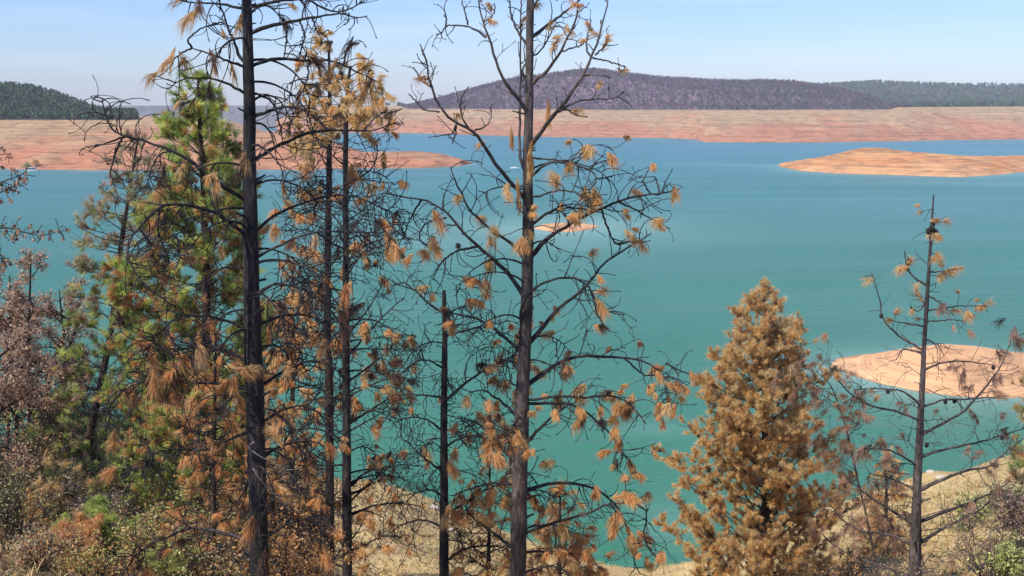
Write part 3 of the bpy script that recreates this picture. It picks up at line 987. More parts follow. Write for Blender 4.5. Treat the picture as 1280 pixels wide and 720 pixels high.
def traced(pts, d, seed_amp=0.45, n=18):
    """pixel polyline on a tree at distance d; the limb also swings towards or away from the camera"""
    p2 = resample(np.array([[u, v, 0.0] for u, v in pts], float), n)
    s = np.linspace(0, 1, n)
    L_ = np.hypot(*np.diff(p2[:, :2], axis=0).T).sum() * px(d)
    k = rng.choice([-1, 1]) * rng.uniform(0.3, 1.0) * seed_amp * L_
    dep = d + k * np.sin(s * math.pi * 0.5 * rng.uniform(0.8, 1.3))
    out = np.array([P(u, v, e) for (u, v, _), e in zip(p2, dep)])
    out[1:-1] += rng.normal(0, 0.006, (n - 2, 3))
    return out

def wild_limb(tl, z, az, L_, rise, bend, n=14, jit=0.05):
    """a limb grown from the trunk: starts at slope `rise`, bends by `bend` radians over its length (negative = droops)"""
    a = at_height(tl, z)
    out_ = np.array([math.cos(az), math.sin(az), 0.0])
    d = math.cos(rise) * out_ + np.array([0, 0, math.sin(rise)])
    ax = np.cross(d, [0, 0, 1.0])
    ax = ax / np.linalg.norm(ax)
    p = twigs(a[None, :3], d[None], L_, n, bend, 0.0, jit, ax[None])
    return p[0], a[3]

def trunk_part(tree, tl, mat, sides=16, lump=0.05):
    b = Buf()
    tubes(b, tl[:, :3], tl[:, 3], sides, lump=lump)
    k = int(len(tl) * 0.8)                    # snapped stubs of lost limbs
    i = rng.integers(2, len(tl) - 2, k)
    az = rng.uniform(0, 2 * math.pi, k)
    dd = np.stack([np.cos(az), np.sin(az), rng.uniform(-0.2, 0.5, k)], 1)
    r_ = tl[i, 3] * rng.uniform(0.10, 0.22, k)
    p = twigs(tl[i, :3], dd, tl[i, 3] + rng.uniform(0.03, 0.22, k), 4, 0.3, 0.0, 0.05)
    tubes(b, p, r_[:, None] * np.array([[1.3, 1.0, 0.9, 0.7]]), 5)
    return build('trunk', b, mat, tree)

def snap(uvs, D):
    """points hanging just under the limb that passes nearest to each pixel"""
    pts = np.concatenate(LIMBPTS)
    out = []
    for u, v in uvs:
        r = ray(u, v)
        q = pts - EYE
        perp = np.linalg.norm(q - (q @ r / (r @ r))[:, None] * r, axis=1)
        out.append(pts[np.argmin(perp)] + np.array([0, 0, -0.05]))
    return out

LIMBPTS = []
def cones(tree, spots, size):
    for s in spots:
        b = Buf()
        u = np.linspace(0, math.pi, 9)
        ph = np.linspace(0, 2 * math.pi, 11)[:-1]
        r = np.sin(u) ** 0.8 * size * 0.42
        z = np.cos(u) * size * 0.6
        wob = 1 + 0.18 * ((np.arange(10)[None] + np.arange(9)[:, None]) % 2)
        V = np.stack([r[:, None] * np.cos(ph) * wob, r[:, None] * np.sin(ph) * wob, np.repeat(z[:, None], 10, 1)], -1) + s
        i = np.arange(90).reshape(9, 10)
        Q = np.stack([i[:-1], np.roll(i[:-1], -1, 1), np.roll(i[1:], -1, 1), i[1:]], -1).reshape(-1, 4)
        b.add(V.reshape(-1, 3), Q)
        build('cone', b, M['char'], tree, smooth=False)

def new_tree(name, label, cat, tl, group=None):
    e = tl[np.argmin(tl[:, 2])]
    return thing(name, label, cat, (e[0], e[1], float(ground_z(e[0], e[1]))), group)

GRP = 'burnt pines at the edge of the slope'

# --- the tall charred pine on the left
D1 = 16.0
tl = trunk_line([(305, -130, 8), (306.5, -50, 10), (308.5, 0, 11.5), (311, 100, 13.5), (312, 200, 15.5), (315.5, 400, 21), (319.5, 520, 22.5), (322.5, 625, 23), (325, 725, 24)], D1)
t = new_tree('burnt_pine', 'tallest charred black pine, bare thick trunk rising out of the top left of the frame', 'pine tree', tl, GRP)
trunk_part(t, tl, M['char'], 20)
st_hi = Style(tw=7, lmin=0.25, lmax=0.8, curl=2.2, grav=-0.4, tuft=0.12, nb=46, tlen=0.27, cols=TAN, black=0.4, sub=0.9, spread=0.35)
st_lo = Style(tw=16, lmin=0.35, lmax=1.15, curl=3.2, grav=-0.6, tuft=0.06, nb=110, tlen=0.24, spread=0.6, back=1.0, cols=RUST, black=0.12, sub=1.2)
LIMBS = [
 (2.2, [(306, 12), (290, 8), (265, 4), (240, 3), (222, 0)]),
 (2.4, [(310, 82), (302, 74), (295, 58), (285, 35), (277, 10), (270, -20)]),
 (2.2, [(309, 83), (302, 82), (280, 74), (258, 66), (240, 60)]), (1.3, [(240, 60), (235, 50), (248, 38), (265, 30), (278, 27)]), (1.2, [(240, 60), (228, 66), (218, 74), (204, 83)]),
 (2.3, [(310, 118), (303, 115), (285, 105), (265, 98), (245, 98), (232, 97), (222, 103), (213, 110)]),
 (3.3, [(311, 252), (303, 247), (280, 234), (262, 222), (237, 200), (216, 189), (181, 176), (152, 170), (139, 162), (131, 141), (127, 122)]),
 (1.6, [(156, 171), (140, 176), (130, 180), (115, 183), (102, 186)]), (1.5, [(153, 171), (148, 183), (140, 205), (138, 222), (150, 228)]),
 (1.3, [(216, 189), (202, 192), (192, 204), (186, 225)]), (1.2, [(181, 177), (177, 188), (176, 200)]),
 (2.8, [(311, 296), (303, 290), (275, 269), (250, 259), (219, 255), (200, 259), (178, 281), (161, 301), (160, 325), (184, 359), (219, 384)]),
 (1.4, [(199, 261), (198, 290), (207, 315), (213, 330)]), (1.2, [(175, 286), (188, 305), (196, 318)]),
 (2.4, [(315, 420), (305, 411), (275, 398), (237, 394), (219, 398), (203, 412), (190, 430), (180, 452)]),
 (2.6, [(316, 456), (306, 450), (287, 441), (256, 434), (225, 437), (203, 447), (184, 472)]),
 (2.6, [(318, 489), (309, 486), (275, 480), (237, 478), (216, 473), (194, 475), (169, 480), (147, 494), (136, 512), (137, 534), (144, 550)]),
 (2.6, [(319, 545), (310, 540), (290, 548), (256, 562), (219, 561), (194, 567), (181, 576), (180, 592)]), (1.6, [(183, 582), (163, 588), (155, 602)]),
 (3.0, [(323, 681), (312, 676), (287, 668), (256, 661), (231, 662), (206, 673), (178, 686), (162, 704), (150, 726)]),
 (2.6, [(309, 10), (340, 3), (360, 1), (385, -1), (400, 8), (420, 15), (440, 10), (456, 0)]),
 (2.9, [(310, 43), (316, 40), (334, 33), (359, 28), (391, 22), (422, 17), (441, 21), (459, 20)]), (1.2, [(375, 26), (380, 45), (377, 60), (373, 76)]), (1.1, [(357, 29), (358, 50), (355, 72)]), (1.1, [(391, 22), (397, 40), (412, 38)]),
 (2.9, [(311, 84), (319, 80), (337, 75), (359, 74), (387, 76), (416, 77), (434, 83), (453, 94), (472, 102)]), (1.2, [(385, 77), (385, 95), (381, 108), (373, 122)]), (1.1, [(431, 80), (431, 70), (434, 59)]),
 (2.6, [(312, 148), (321, 144), (337, 139), (359, 134), (381, 139), (400, 153), (412, 163)]),
 (2.7, [(312, 205), (319, 200), (337, 188), (359, 177), (387, 166), (416, 163), (444, 163), (466, 164), (487, 156), (497, 153)]), (1.4, [(455, 163), (466, 150), (478, 142)]),
 (1.8, [(312, 118), (322, 117), (337, 125), (347, 141), (352, 169), (354, 185)]),
 (2.4, [(313, 294), (323, 287), (344, 269), (375, 256), (400, 247), (425, 244), (450, 247), (475, 259), (500, 270)]),
 (2.2, [(314, 325), (323, 320), (347, 308), (375, 295), (400, 290), (431, 290), (469, 289), (495, 280)]),
 (2.4, [(314, 331), (324, 328), (350, 325), (372, 330), (394, 341), (409, 362), (412, 388)]),
 (2.6, [(315, 370), (326, 364), (344, 356), (369, 358), (394, 370), (412, 387), (431, 412)]),
 (2.5, [(316, 410), (331, 403), (359, 394), (387, 395), (406, 406), (425, 428)]),
 (2.7, [(317, 486), (329, 480), (350, 467), (375, 455), (394, 452), (416, 459), (434, 475)]),
 (2.5, [(319, 530), (333, 525), (350, 514), (372, 508), (391, 511), (406, 525), (415, 548)]),
 (2.3, [(321, 570), (334, 566), (356, 556), (375, 552), (397, 553), (412, 566)]),
 (2.3, [(323, 676), (338, 668), (360, 655), (385, 650), (405, 665), (418, 690)]),
]
for r_, pl in LIMBS:
    v0 = np.mean([q[1] for q in pl])
    st = st_hi if v0 < 190 else st_lo
    make_branch(t, traced(pl, D1), max(r_, 1.4) * px(D1), 0.7 * px(D1), st, M['char'], density=(0.7 if v0 < 190 else 0.9) * (0.5 if min(q[0] for q in pl) < 165 and v0 < 300 else 1), tuft=0.0 if min(q[0] for q in pl) < 165 and v0 < 300 else None)
for z in np.linspace(62 + 1.2, 62 - 6.4, 26):
    fr = (63.2 - z) / 7.6
    limb, r0 = wild_limb(tl, z, rng.uniform(0, 2 * math.pi), rng.uniform(0.7, 1.7), rng.uniform(0.0, 0.6), -rng.uniform(0.9, 1.9) - fr * 0.5)
    make_branch(t, limb, 0.022, 0.006, st_hi if fr < 0.3 else st_lo, M['char'], density=0.8)
for z in (63.5, 64.0, 64.6):
    for k in range(2):
        limb, r0 = wild_limb(tl, z, rng.uniform(0, 2 * math.pi), rng.uniform(0.8, 1.6), 0.4, -0.8)
        make_branch(t, limb, 0.022, 0.006, st_hi, M['char'])
for pl in ([(318, 552), (312, 561), (350, 584), (372, 600)], [(316, 585), (330, 605), (350, 625), (362, 640)]):
    o = make_branch(t, traced(pl, D1 - 0.3, 0.1), 1.5 * px(D1), 0.6 * px(D1), Style(tw=3, tuft=0, lmax=0.4, sub=0.3), M['pale'], 'bleached grey dead branch')

# --- the big burnt pine in the middle with rusty needle bunches
D2 = 18.0
tl = trunk_line([(665, -160, 5), (664, -60, 7.5), (663, 0, 9), (662, 60, 9.5), (661, 140, 11), (659.5, 200, 11.5), (660, 260, 13.5), (659.5, 330, 14.5), (657.5, 400, 15.5), (653.5, 480, 17.5), (650.5, 560, 20), (648.5, 640, 21), (647, 725, 22)], D2)
t = new_tree('burnt_pine', 'large burnt pine near the middle with ascending limbs and drooping tan needle bunches', 'pine tree', tl, GRP)
trunk_part(t, tl, M['grey'], 20, 0.045)
s_top = Style(tw=6, lmin=0.15, lmax=0.55, curl=1.5, grav=0.15, up=0.25, tuft=0.10, nb=44, tlen=0.20, sub=0.8, cols=TAN, black=0.1, down=0.6, spread=0.5)
s_mid = Style(tw=7, lmin=0.25, lmax=1.0, curl=2.3, grav=-0.3, tuft=0.14, nb=110, tlen=0.19, spread=0.9, back=0.9, sub=0.7, cols=TAN, black=0.05)
s_low = Style(tw=10, lmin=0.3, lmax=1.1, curl=2.8, grav=-0.6, tuft=0.32, nb=120, tlen=0.175, spread=0.9, back=0.95, sub=0.9, cols=TAN + RUST[:2], black=0.04)
LIMBS = [
 (2.3, [(660, 222), (653, 205), (650, 190), (650, 130), (651, 60), (651, -15)]),
 (2.8, [(661, 146), (657, 137), (646, 122), (630, 100), (621, 78), (613, 53), (605, 31), (600, 9), (597, -12)]), (1.7, [(608, 47), (592, 36), (574, 31), (558, 33), (552, 41), (545, 43)]), (1.0, [(557, 33), (558, 24), (555, 19)]), (1.1, [(585, 31), (581, 14), (577, 3)]), (1.1, [(605, 28), (616, 19), (619, 5)]),
 (3.0, [(656, 248), (649, 240), (636, 225), (617, 203), (602, 178), (588, 163), (567, 152), (552, 137), (544, 122), (538, 100), (530, 69), (525, 55)]), (1.4, [(549, 140), (530, 136), (511, 117)]), (1.1, [(541, 110), (527, 100), (517, 84)]), (1.4, [(588, 163), (577, 144), (577, 122), (586, 108)]), (1.1, [(570, 156), (565, 167), (550, 169)]), (1.3, [(588, 164), (605, 159), (614, 147), (614, 134)]), (1.0, [(570, 157), (569, 170), (565, 180)]),
 (2.6, [(657, 325), (653, 320), (636, 302), (617, 289), (602, 277), (586, 261), (577, 242), (569, 227), (563, 208)]),
 (3.4, [(656, 373), (652, 367), (636, 342), (614, 322), (596, 306), (577, 288), (561, 269), (542, 255), (524, 249), (502, 246), (482, 241)]), (1.9, [(596, 308), (571, 314), (552, 328), (541, 350)]), (1.3, [(558, 272), (532, 280), (524, 298), (540, 312)]), (1.2, [(527, 250), (512, 275), (505, 300)]),
 (2.7, [(654, 441), (649, 437), (627, 419), (608, 405), (586, 396), (561, 391)]),
 (2.4, [(651, 524), (643, 517), (620, 497), (603, 488), (585, 492)]),
 (2.7, [(650, 580), (640, 575), (617, 547), (596, 529), (575, 520)]),
 (2.2, [(648, 612), (645, 607), (614, 604), (589, 611), (564, 620)]),
 (2.8, [(647, 690), (640, 685), (614, 664), (589, 645), (574, 620)]),
 (3.2, [(660, 188), (667, 178), (683, 156), (699, 137), (717, 112), (730, 91), (739, 72), (746, 56), (752, 34), (758, 12), (760, -8)]), (1.2, [(741, 72), (761, 77), (781, 84)]), (1.2, [(744, 69), (755, 58), (761, 45)]), (1.5, [(699, 140), (721, 127), (746, 124), (767, 123), (781, 114)]), (1.3, [(705, 134), (720, 144), (735, 146)]), (1.3, [(739, 72), (733, 59), (735, 41), (739, 25)]),
 (2.5, [(662, 108), (669, 101), (686, 86), (696, 72), (705, 56), (714, 37), (721, 19), (722, 0)]), (1.2, [(703, 64), (727, 56), (735, 45)]),
 (2.6, [(663, 48), (670, 43), (686, 30), (705, 16), (721, 3), (732, -8)]),
 (1.9, [(661, 110), (653, 88), (661, 75), (677, 62), (686, 47), (696, 28)]), (2.0, [(662, 60), (648, 40), (640, 22), (636, -5)]), (1.8, [(662, 20), (672, -2), (676, -30)]),
 (2.2, [(660, 222), (667, 218), (680, 207), (699, 203), (721, 207), (739, 214), (746, 227), (736, 239)]), (1.3, [(736, 213), (749, 203), (763, 200)]), (1.1, [(744, 224), (755, 222), (766, 221)]), (1.6, [(662, 195), (670, 198), (687, 199), (714, 200), (733, 187)]),
 (1.8, [(660, 250), (669, 246), (686, 241), (705, 238), (727, 244), (739, 255)]),
 (2.1, [(660, 284), (667, 280), (683, 267), (702, 261), (721, 260), (739, 263)]),
 (3.4, [(659, 324), (667, 317), (680, 303), (699, 288), (721, 275), (739, 266), (761, 257), (780, 249), (808, 244), (833, 241), (850, 236)]), (1.5, [(774, 253), (792, 261), (811, 272), (828, 283)]), (1.1, [(814, 243), (808, 235), (803, 225)]), (1.2, [(824, 241), (822, 230), (819, 221)]), (1.6, [(752, 262), (761, 289), (770, 305), (785, 302), (795, 292)]),
 (3.2, [(656, 434), (664, 426), (680, 407), (699, 385), (727, 363), (742, 345), (758, 328), (774, 317), (792, 305), (814, 292)]),
 (2.3, [(657, 408), (650, 399), (655, 377), (671, 358), (692, 349), (717, 347), (736, 358), (741, 374), (746, 392), (757, 411)]), (1.2, [(739, 364), (755, 386), (780, 394)]),
 (3.2, [(652, 487), (661, 480), (680, 465), (705, 451), (730, 445), (755, 446), (780, 447), (805, 452), (824, 465), (833, 485), (836, 501)]), (1.2, [(833, 454), (842, 460), (849, 469)]), (1.3, [(780, 448), (805, 468), (824, 470), (850, 488)]),
 (2.4, [(652, 508), (664, 504), (686, 504), (711, 505), (730, 513), (746, 526), (764, 544), (777, 563), (775, 585)]),
 (2.9, [(650, 560), (663, 549), (680, 530), (705, 510), (728, 500)]),
 (2.2, [(651, 502), (665, 500), (700, 495), (730, 497), (761, 494), (786, 504), (808, 530)]),
 (2.7, [(648, 618), (660, 612), (695, 604), (721, 605), (746, 612), (767, 629), (780, 651), (789, 676), (792, 701), (799, 716)]),
 (2.5, [(647, 676), (660, 665), (705, 650), (730, 643), (755, 632), (780, 628), (802, 632), (808, 648), (805, 670), (814, 689), (827, 702)]),
 (2.2, [(646, 692), (660, 690), (699, 690), (739, 695)]), (2.2, [(646, 722), (658, 715), (690, 708), (715, 722), (730, 745)]),
]
for r_, pl in LIMBS:
    v0 = np.mean([q[1] for q in pl])
    st = s_top if v0 < 190 else (s_mid if v0 < 390 else s_low)
    make_branch(t, traced(pl, D2, 0.35), max(r_, 1.3) * px(D2), 0.75 * px(D2), st, M['grey'] if v0 < 250 else M['char'], density=0.8)
for v in np.linspace(215, 760, 24):
    z = P(650, v, D2)[2]
    fr = (v - 190) / 570
    limb, r0 = wild_limb(tl, z, rng.uniform(0, 2 * math.pi), rng.uniform(0.7, 1.6), rng.uniform(0.2, 0.8), -rng.uniform(0.6, 1.8) - fr * 0.4)
    make_branch(t, limb, 0.02, 0.006, s_mid if fr < 0.4 else s_low, M['char'], density=0.8, tuft=0.42 if fr > 0.55 else None)
# upright plumes of needles held close against the upper trunk
nb = Buf()
for (u, v, k) in ((663, 195, 5), (649, 245, 5), (684, 146, 4), (641, 180, 3), (663, 212, 4)):
    q = np.array([P(u + rng.uniform(-3, 3), v + j * 7 - 14, D2 - 0.18) for j in range(k)])
    tufts(nb, q, np.tile([[0.05, -0.1, -1.0]], (k, 1)) + rng.normal(0, 0.12, (k, 3)), 0.20, 70, 0.22, 0.4, 0.006, pick(TAN, k) * 0.85, 0.7)
build('needles', nb, M['needles'], t)

# --- the snapped snag
D3 = 19.0
tl = trunk_line([(555, 363, 4.5), (555, 370, 5.2), (556, 430, 7), (555, 500, 8.5), (555, 600, 10.5), (555, 725, 13)], D3)
t = new_tree('snag', 'straight black snag with its top snapped off, standing beside the middle pine', 'dead tree', tl)
trunk_part(t, tl, M['char'], 16)
s3 = Style(tw=13, lmin=0.3, lmax=1.15, curl=2.8, grav=-0.25, tuft=0.03, nb=120, tlen=0.20, spread=0.85, back=0.9, sub=1.3, cols=TAN, black=0.05, r=0.008)
for r_, pl in [
 (2.3, [(555, 501), (561, 496), (574, 485), (596, 469), (617, 457), (639, 446), (660, 440)]), (1.6, [(556, 421), (560, 419), (583, 413), (605, 407), (636, 401)]), (1.6, [(555, 393), (560, 391), (580, 383), (600, 380)]),
 (1.9, [(556, 392), (552, 390), (536, 379), (520, 365), (505, 352)]), (1.6, [(556, 498), (552, 497), (527, 494), (499, 493), (478, 498)]), (2.2, [(555, 592), (550, 587), (533, 575), (514, 557), (499, 545)]),
 (2.4, [(555, 645), (562, 640), (583, 628), (605, 614), (630, 604), (658, 606)]), (2.2, [(555, 704), (562, 698), (580, 687), (605, 682), (636, 686)]), (1.6, [(555, 462), (535, 450), (515, 455), (500, 470)]),
 (1.6, [(555, 540), (535, 525), (512, 522), (490, 530)]), (1.8, [(555, 660), (530, 650), (505, 655), (480, 672)]), (1.7, [(555, 560), (575, 548), (600, 545), (620, 556)]), (1.6, [(555, 620), (540, 612), (520, 616), (505, 630)])]:
    make_branch(t, traced(pl, D3), max(r_, 1.3) * px(D3), 0.6 * px(D3), s3, M['char'])
for v in np.linspace(385, 720, 16):
    limb, r0 = wild_limb(tl, P(555, v, D3)[2], rng.uniform(0, 2 * math.pi), rng.uniform(0.5, 1.2), rng.uniform(-0.2, 0.6), -rng.uniform(0.8, 2.0))
    make_branch(t, limb, 0.016, 0.005, s3, M['char'])

# --- the pair of slim pines between them
s4 = Style(tw=10, lmin=0.25, lmax=0.9, curl=2.2, grav=-0.3, tuft=0.10, nb=100, tlen=0.19, spread=0.85, back=0.9, sub=1.1, cols=RUST + TAN * 2, black=0.10, r=0.008, tw_w=0.008)
for u0, D, label, tr, extra in (
  (412, 22.5, 'left one of the two slim dark pines standing close together, thick with rusty needles', [(411, 62, 3), (412, 110, 4.5), (411.5, 200, 7), (409, 400, 9.5), (412, 520, 10.5), (412, 725, 13)], 1.0),
  (432, 21.0, 'right one of the two slim dark pines standing close together, its right limbs bare', [(438, 82, 3), (434, 120, 4.5), (432, 200, 6.5), (432.5, 400, 8.5), (433, 520, 11), (434, 725, 13.5)], 0.6)):
    tl = trunk_line(tr, D)
    t = new_tree('burnt_pine', label, 'pine tree', tl, GRP)
    trunk_part(t, tl, M['brownbark'] if u0 == 412 else M['char'], 14)
    vv = np.concatenate([np.linspace(tr[0][1] + 4, 300, 22), np.linspace(300, 720, 34)])
    for v in vv:
        fr = (v - 62) / 660
        az = rng.uniform(0, 2 * math.pi)
        if u0 == 412 and rng.random() < 0.45:
            az = rng.uniform(math.pi * 0.7, math.pi * 1.3)
        if u0 == 432 and rng.random() < 0.4:
            az = rng.uniform(-0.7, 0.7)
        Lb = (0.35 + 1.15 * min(1, fr * 2.6)) * rng.uniform(0.6, 1.2)
        limb, r0 = wild_limb(tl, P(u0, v, D)[2], az, Lb, rng.uniform(0.3, 1.0) - 0.4 * fr, rng.uniform(-1.4, 0.4))
        hi = fr < 0.2
        stc = Style(**{**s4.__dict__, 'tuft': 0.8 if hi else (0.12 if fr < 0.45 else 0.28) * extra, 'tlen': 0.145 if hi else 0.175, 'spread': 1.1 if hi else 0.85, 'cols': GOLD if fr < 0.25 else RUST + TAN, 'down': 0.1 if hi else 1.0})
        make_branch(t, limb, 0.012 + 0.012 * min(1, fr * 2), 0.005, stc, M['char'], density=0.9)
    if u0 == 432:
        for r_, pl in [(1.8, [(433, 446), (439, 440), (469, 406), (490, 385), (505, 372)]), (1.8, [(433, 498), (439, 494), (465, 480), (500, 470)]), (2.0, [(433, 534), (439, 528), (469, 509), (500, 490), (520, 478)]),
                       (2.2, [(434, 612), (440, 606), (459, 590), (500, 581), (530, 583)]), (2.2, [(434, 648), (440, 643), (469, 632), (500, 629), (530, 634)]), (1.6, [(432, 236), (436, 231), (459, 216), (470, 200), (472, 175)]),
                       (1.5, [(433, 420), (450, 400), (470, 370), (482, 345)]), (1.6, [(432, 330), (450, 310), (475, 300), (505, 285)]), (1.6, [(434, 690), (455, 682), (480, 670), (510, 672)])]:
            make_branch(t, traced(pl, D), max(r_, 1.3) * px(D), 0.6 * px(D), s4, M['char'])

# --- the sparse burnt pine on the right
D5 = 22.0
LIMBPTS.clear()
tl = trunk_line([(1167, 243, 1.6), (1164, 290, 3.5), (1160, 355, 4.5), (1156, 418, 5.5), (1153, 478, 7), (1149, 556, 9.5), (1146, 620, 11.5), (1144, 690, 15), (1143, 725, 17)], D5)
t = new_tree('burnt_pine', 'sparse grey burnt pine on the right with a cone clump at its thin top', 'pine tree', tl, GRP)
trunk_part(t, tl, M['grey'], 16, 0.06)
s5 = Style(tw=9, lmin=0.2, lmax=0.85, curl=1.4, grav=-0.2, tuft=0.14, nb=54, tlen=0.23, sub=1.0, cols=[(0.52, 0.33, 0.22), (0.6, 0.37, 0.22), (0.42, 0.26, 0.18)], black=0.05, r=0.007, tw_w=0.006, tipr=0.0035)
s5t = Style(**{**s5.__dict__, 'tuft': 0.42, 'cols': TAN, 'sub': 0.5, 'tw': 5, 'lmax': 0.45, 'spread': 0.8, 'down': 0.3, 'nb': 70, 'tlen': 0.22})
for r_, pl, st in [
 (1.8, [(1158, 357), (1142, 346), (1133, 330), (1130, 314)], s5t), (1.8, [(1155, 438), (1130, 424), (1114, 411), (1103, 396), (1099, 372), (1090, 342)], s5t), (1.3, [(1156, 408), (1124, 403), (1111, 400)], s5t),
 (1.8, [(1155, 442), (1130, 437), (1120, 450)], s5), (1.8, [(1152, 508), (1130, 490), (1099, 486), (1067, 487)], s5), (2.0, [(1151, 526), (1120, 514), (1092, 508), (1070, 497), (1049, 478), (1035, 454)], s5t),
 (1.9, [(1148, 582), (1120, 566), (1099, 561), (1077, 562)], s5), (1.7, [(1146, 613), (1114, 598), (1086, 592)], s5), (2.5, [(1145, 656), (1111, 636), (1086, 620), (1067, 604), (1053, 590)], s5),
 (2.3, [(1144, 684), (1111, 668), (1080, 665), (1055, 651), (1036, 629)], s5), (2.3, [(1143, 722), (1099, 707), (1067, 695), (1042, 681), (1024, 664)], s5),
 (2.8, [(1147, 614), (1180, 598), (1211, 587), (1233, 584), (1255, 567), (1284, 546)], s5), (2.8, [(1145, 655), (1180, 640), (1211, 629), (1236, 617), (1263, 602)], s5), (2.8, [(1144, 682), (1177, 662), (1205, 648), (1227, 636), (1244, 618)], s5),
 (2.2, [(1149, 572), (1180, 562), (1208, 556), (1242, 547), (1284, 535)], s5), (2.2, [(1150, 546), (1180, 528), (1202, 516), (1220, 497), (1239, 475), (1255, 450), (1264, 425), (1269, 414)], s5),
 (1.7, [(1154, 462), (1180, 453), (1208, 452), (1242, 456)], s5), (1.5, [(1152, 509), (1180, 500), (1208, 499), (1255, 495)], s5), (1.2, [(1160, 369), (1177, 380), (1192, 394)], s5), (1.2, [(1159, 388), (1192, 383), (1227, 382), (1238, 378)], s5t),
 (1.2, [(1161, 341), (1183, 338), (1202, 335)], s5t), (1.1, [(1157, 402), (1192, 400), (1206, 402)], s5t), (1.4, [(1156, 424), (1166, 428), (1172, 436)], s5), (1.3, [(1158, 375), (1150, 388), (1138, 385)], s5t)]:
    make_branch(t, traced(pl, D5, 0.35), max(r_, 1.2) * px(D5), 0.6 * px(D5), st, M['grey'])
for v in np.linspace(262, 720, 34):
    fr = (v - 262) / 460
    limb, r0 = wild_limb(tl, P(1150, v, D5)[2], rng.uniform(0, 2 * math.pi), (0.2 + 0.9 * fr) * rng.uniform(0.6, 1.3), rng.uniform(0.0, 0.5), -rng.uniform(-0.3, 0.7))
    make_branch(t, limb, 0.007 + 0.008 * fr, 0.004, s5t if fr < 0.3 else s5, M['grey'], density=0.8, tuft=0.35 if fr < 0.3 else 0.05)
cones(t, [P(1165, 285, D5 - 0.1), P(1161, 289, D5 + 0.05), P(1169, 290, D5), P(1166, 279, D5 + 0.1)], 0.12)
cones(t, snap([(1105, 392), (1132, 332), (1182, 500), (1192, 498), (1240, 456), (1250, 544), (1108, 486), (1160, 560)], D5), 0.09)

# --- thin burnt sapling leaning just left of it
D = 24.0
tl = trunk_line([(1022, 465, 0.8), (1040, 485, 1.4), (1056, 530, 2.0), (1064, 560, 2.3), (1072, 600, 2.6), (1084, 650, 3), (1098, 725, 3.4)], D)
t = new_tree('burnt_sapling', 'thin leaning burnt sapling between the golden pine and the sparse grey pine', 'sapling', tl)
trunk_part(t, tl, M['grey'], 10)
s6 = Style(tw=11, lmin=0.2, lmax=0.8, curl=1.2, grav=-0.25, tuft=0.3, nb=54, tlen=0.23, sub=1.2, cols=[(0.52, 0.33, 0.20), (0.6, 0.38, 0.2), (0.42, 0.26, 0.16)], black=0.05, r=0.006, tw_w=0.0055, tipr=0.0035)
for v in np.linspace(445, 700, 26):
    limb, r0 = wild_limb(tl, P(1060, v, D)[2], rng.uniform(0, 2 * math.pi), rng.uniform(0.4, 1.0), rng.uniform(0.1, 0.8), rng.uniform(-0.8, 0.3))
    make_branch(t, limb, 0.010, 0.004, s6, M['grey'])

# --- pines that keep their whole crown (dead gold, living green, half and half)
def full_pine(label, tr, D, outline, whorls, per, st, cols_fn, bmat, name='pine_tree', cat='pine tree', group=None, rise=0.5, bend=-0.2, density=1.0, rlimb=0.02, skew=0.0, rag=0.7):
    """outline: (v, half width px) pairs for the crown"""
    tl = trunk_line(tr, D)
    t = new_tree(name, label, cat, tl, group)
    trunk_part(t, tl, bmat, 14)
    ov, ow = zip(*outline)
    for v in np.linspace(ov[0], ov[-1], whorls):
        u = np.interp(v, [q[1] for q in tr], [q[0] for q in tr])
        half = np.interp(v, ov, ow) * px(D)
        a0 = rng.uniform(0, 2 * math.pi)
        for k in range(per):
            az = a0 + k * 2 * math.pi / per + rng.normal(0, 0.3)
            Lb = max(half * rng.uniform(rag, 1.16) * (1 + skew * math.cos(az)), 0.12) / math.cos(min(rise, 1.0)) * 0.92
            limb, r0 = wild_limb(tl, P(u, v + half / px(D) * math.tan(rise) * 0.5 + rng.uniform(-6, 6), D)[2], az, Lb, rise * rng.uniform(0.6, 1.3), bend * rng.uniform(0.5, 1.5), n=9)
            s_ = Style(**{**st.__dict__, 'cols': cols_fn(v)})
            make_branch(t, limb, min(rlimb, Lb * 0.02 + 0.005), 0.005, s_, bmat, density=density)
    # the leader
    top = tl[np.argmax(tl[:, 2])][:3]
    nb = Buf()
    tufts(nb, top[None] + rng.normal(0, 0.05, (5, 3)), np.tile([[0, 0, 1.0]], (5, 1)) + rng.normal(0, 0.4, (5, 3)), st.tlen, st.nb, st.spread, 0.3, st.tw_w, pick(cols_fn(ov[0]), 5), st.back)
    build('needles', nb, M['needles'], t)
    return t

sg = Style(tw=14, lmin=0.12, lmax=0.5, curl=0.9, grav=0.25, up=0.35, tuft=1.15, twin=0.1, tlen=0.13, nb=90, spread=0.9, droop=0.6, down=-0.3, tw_w=0.007, sub=0.7, black=0.015, back=1.1, r=0.006, lo=0.18, fwd=0.9)
full_pine('dead golden brown pine with a full bushy crown standing right of the middle', [(955, 352, 2), (955, 420, 4), (956, 520, 7), (957, 725, 12)], 26.0,
          [(372, 10), (395, 38), (430, 60), (480, 84), (540, 112), (600, 120), (660, 134), (730, 146)], 25, 6, sg, lambda v: GOLD, M['brownbark'], rise=0.62, bend=0.25, density=0.85, skew=-0.08, rag=0.55)

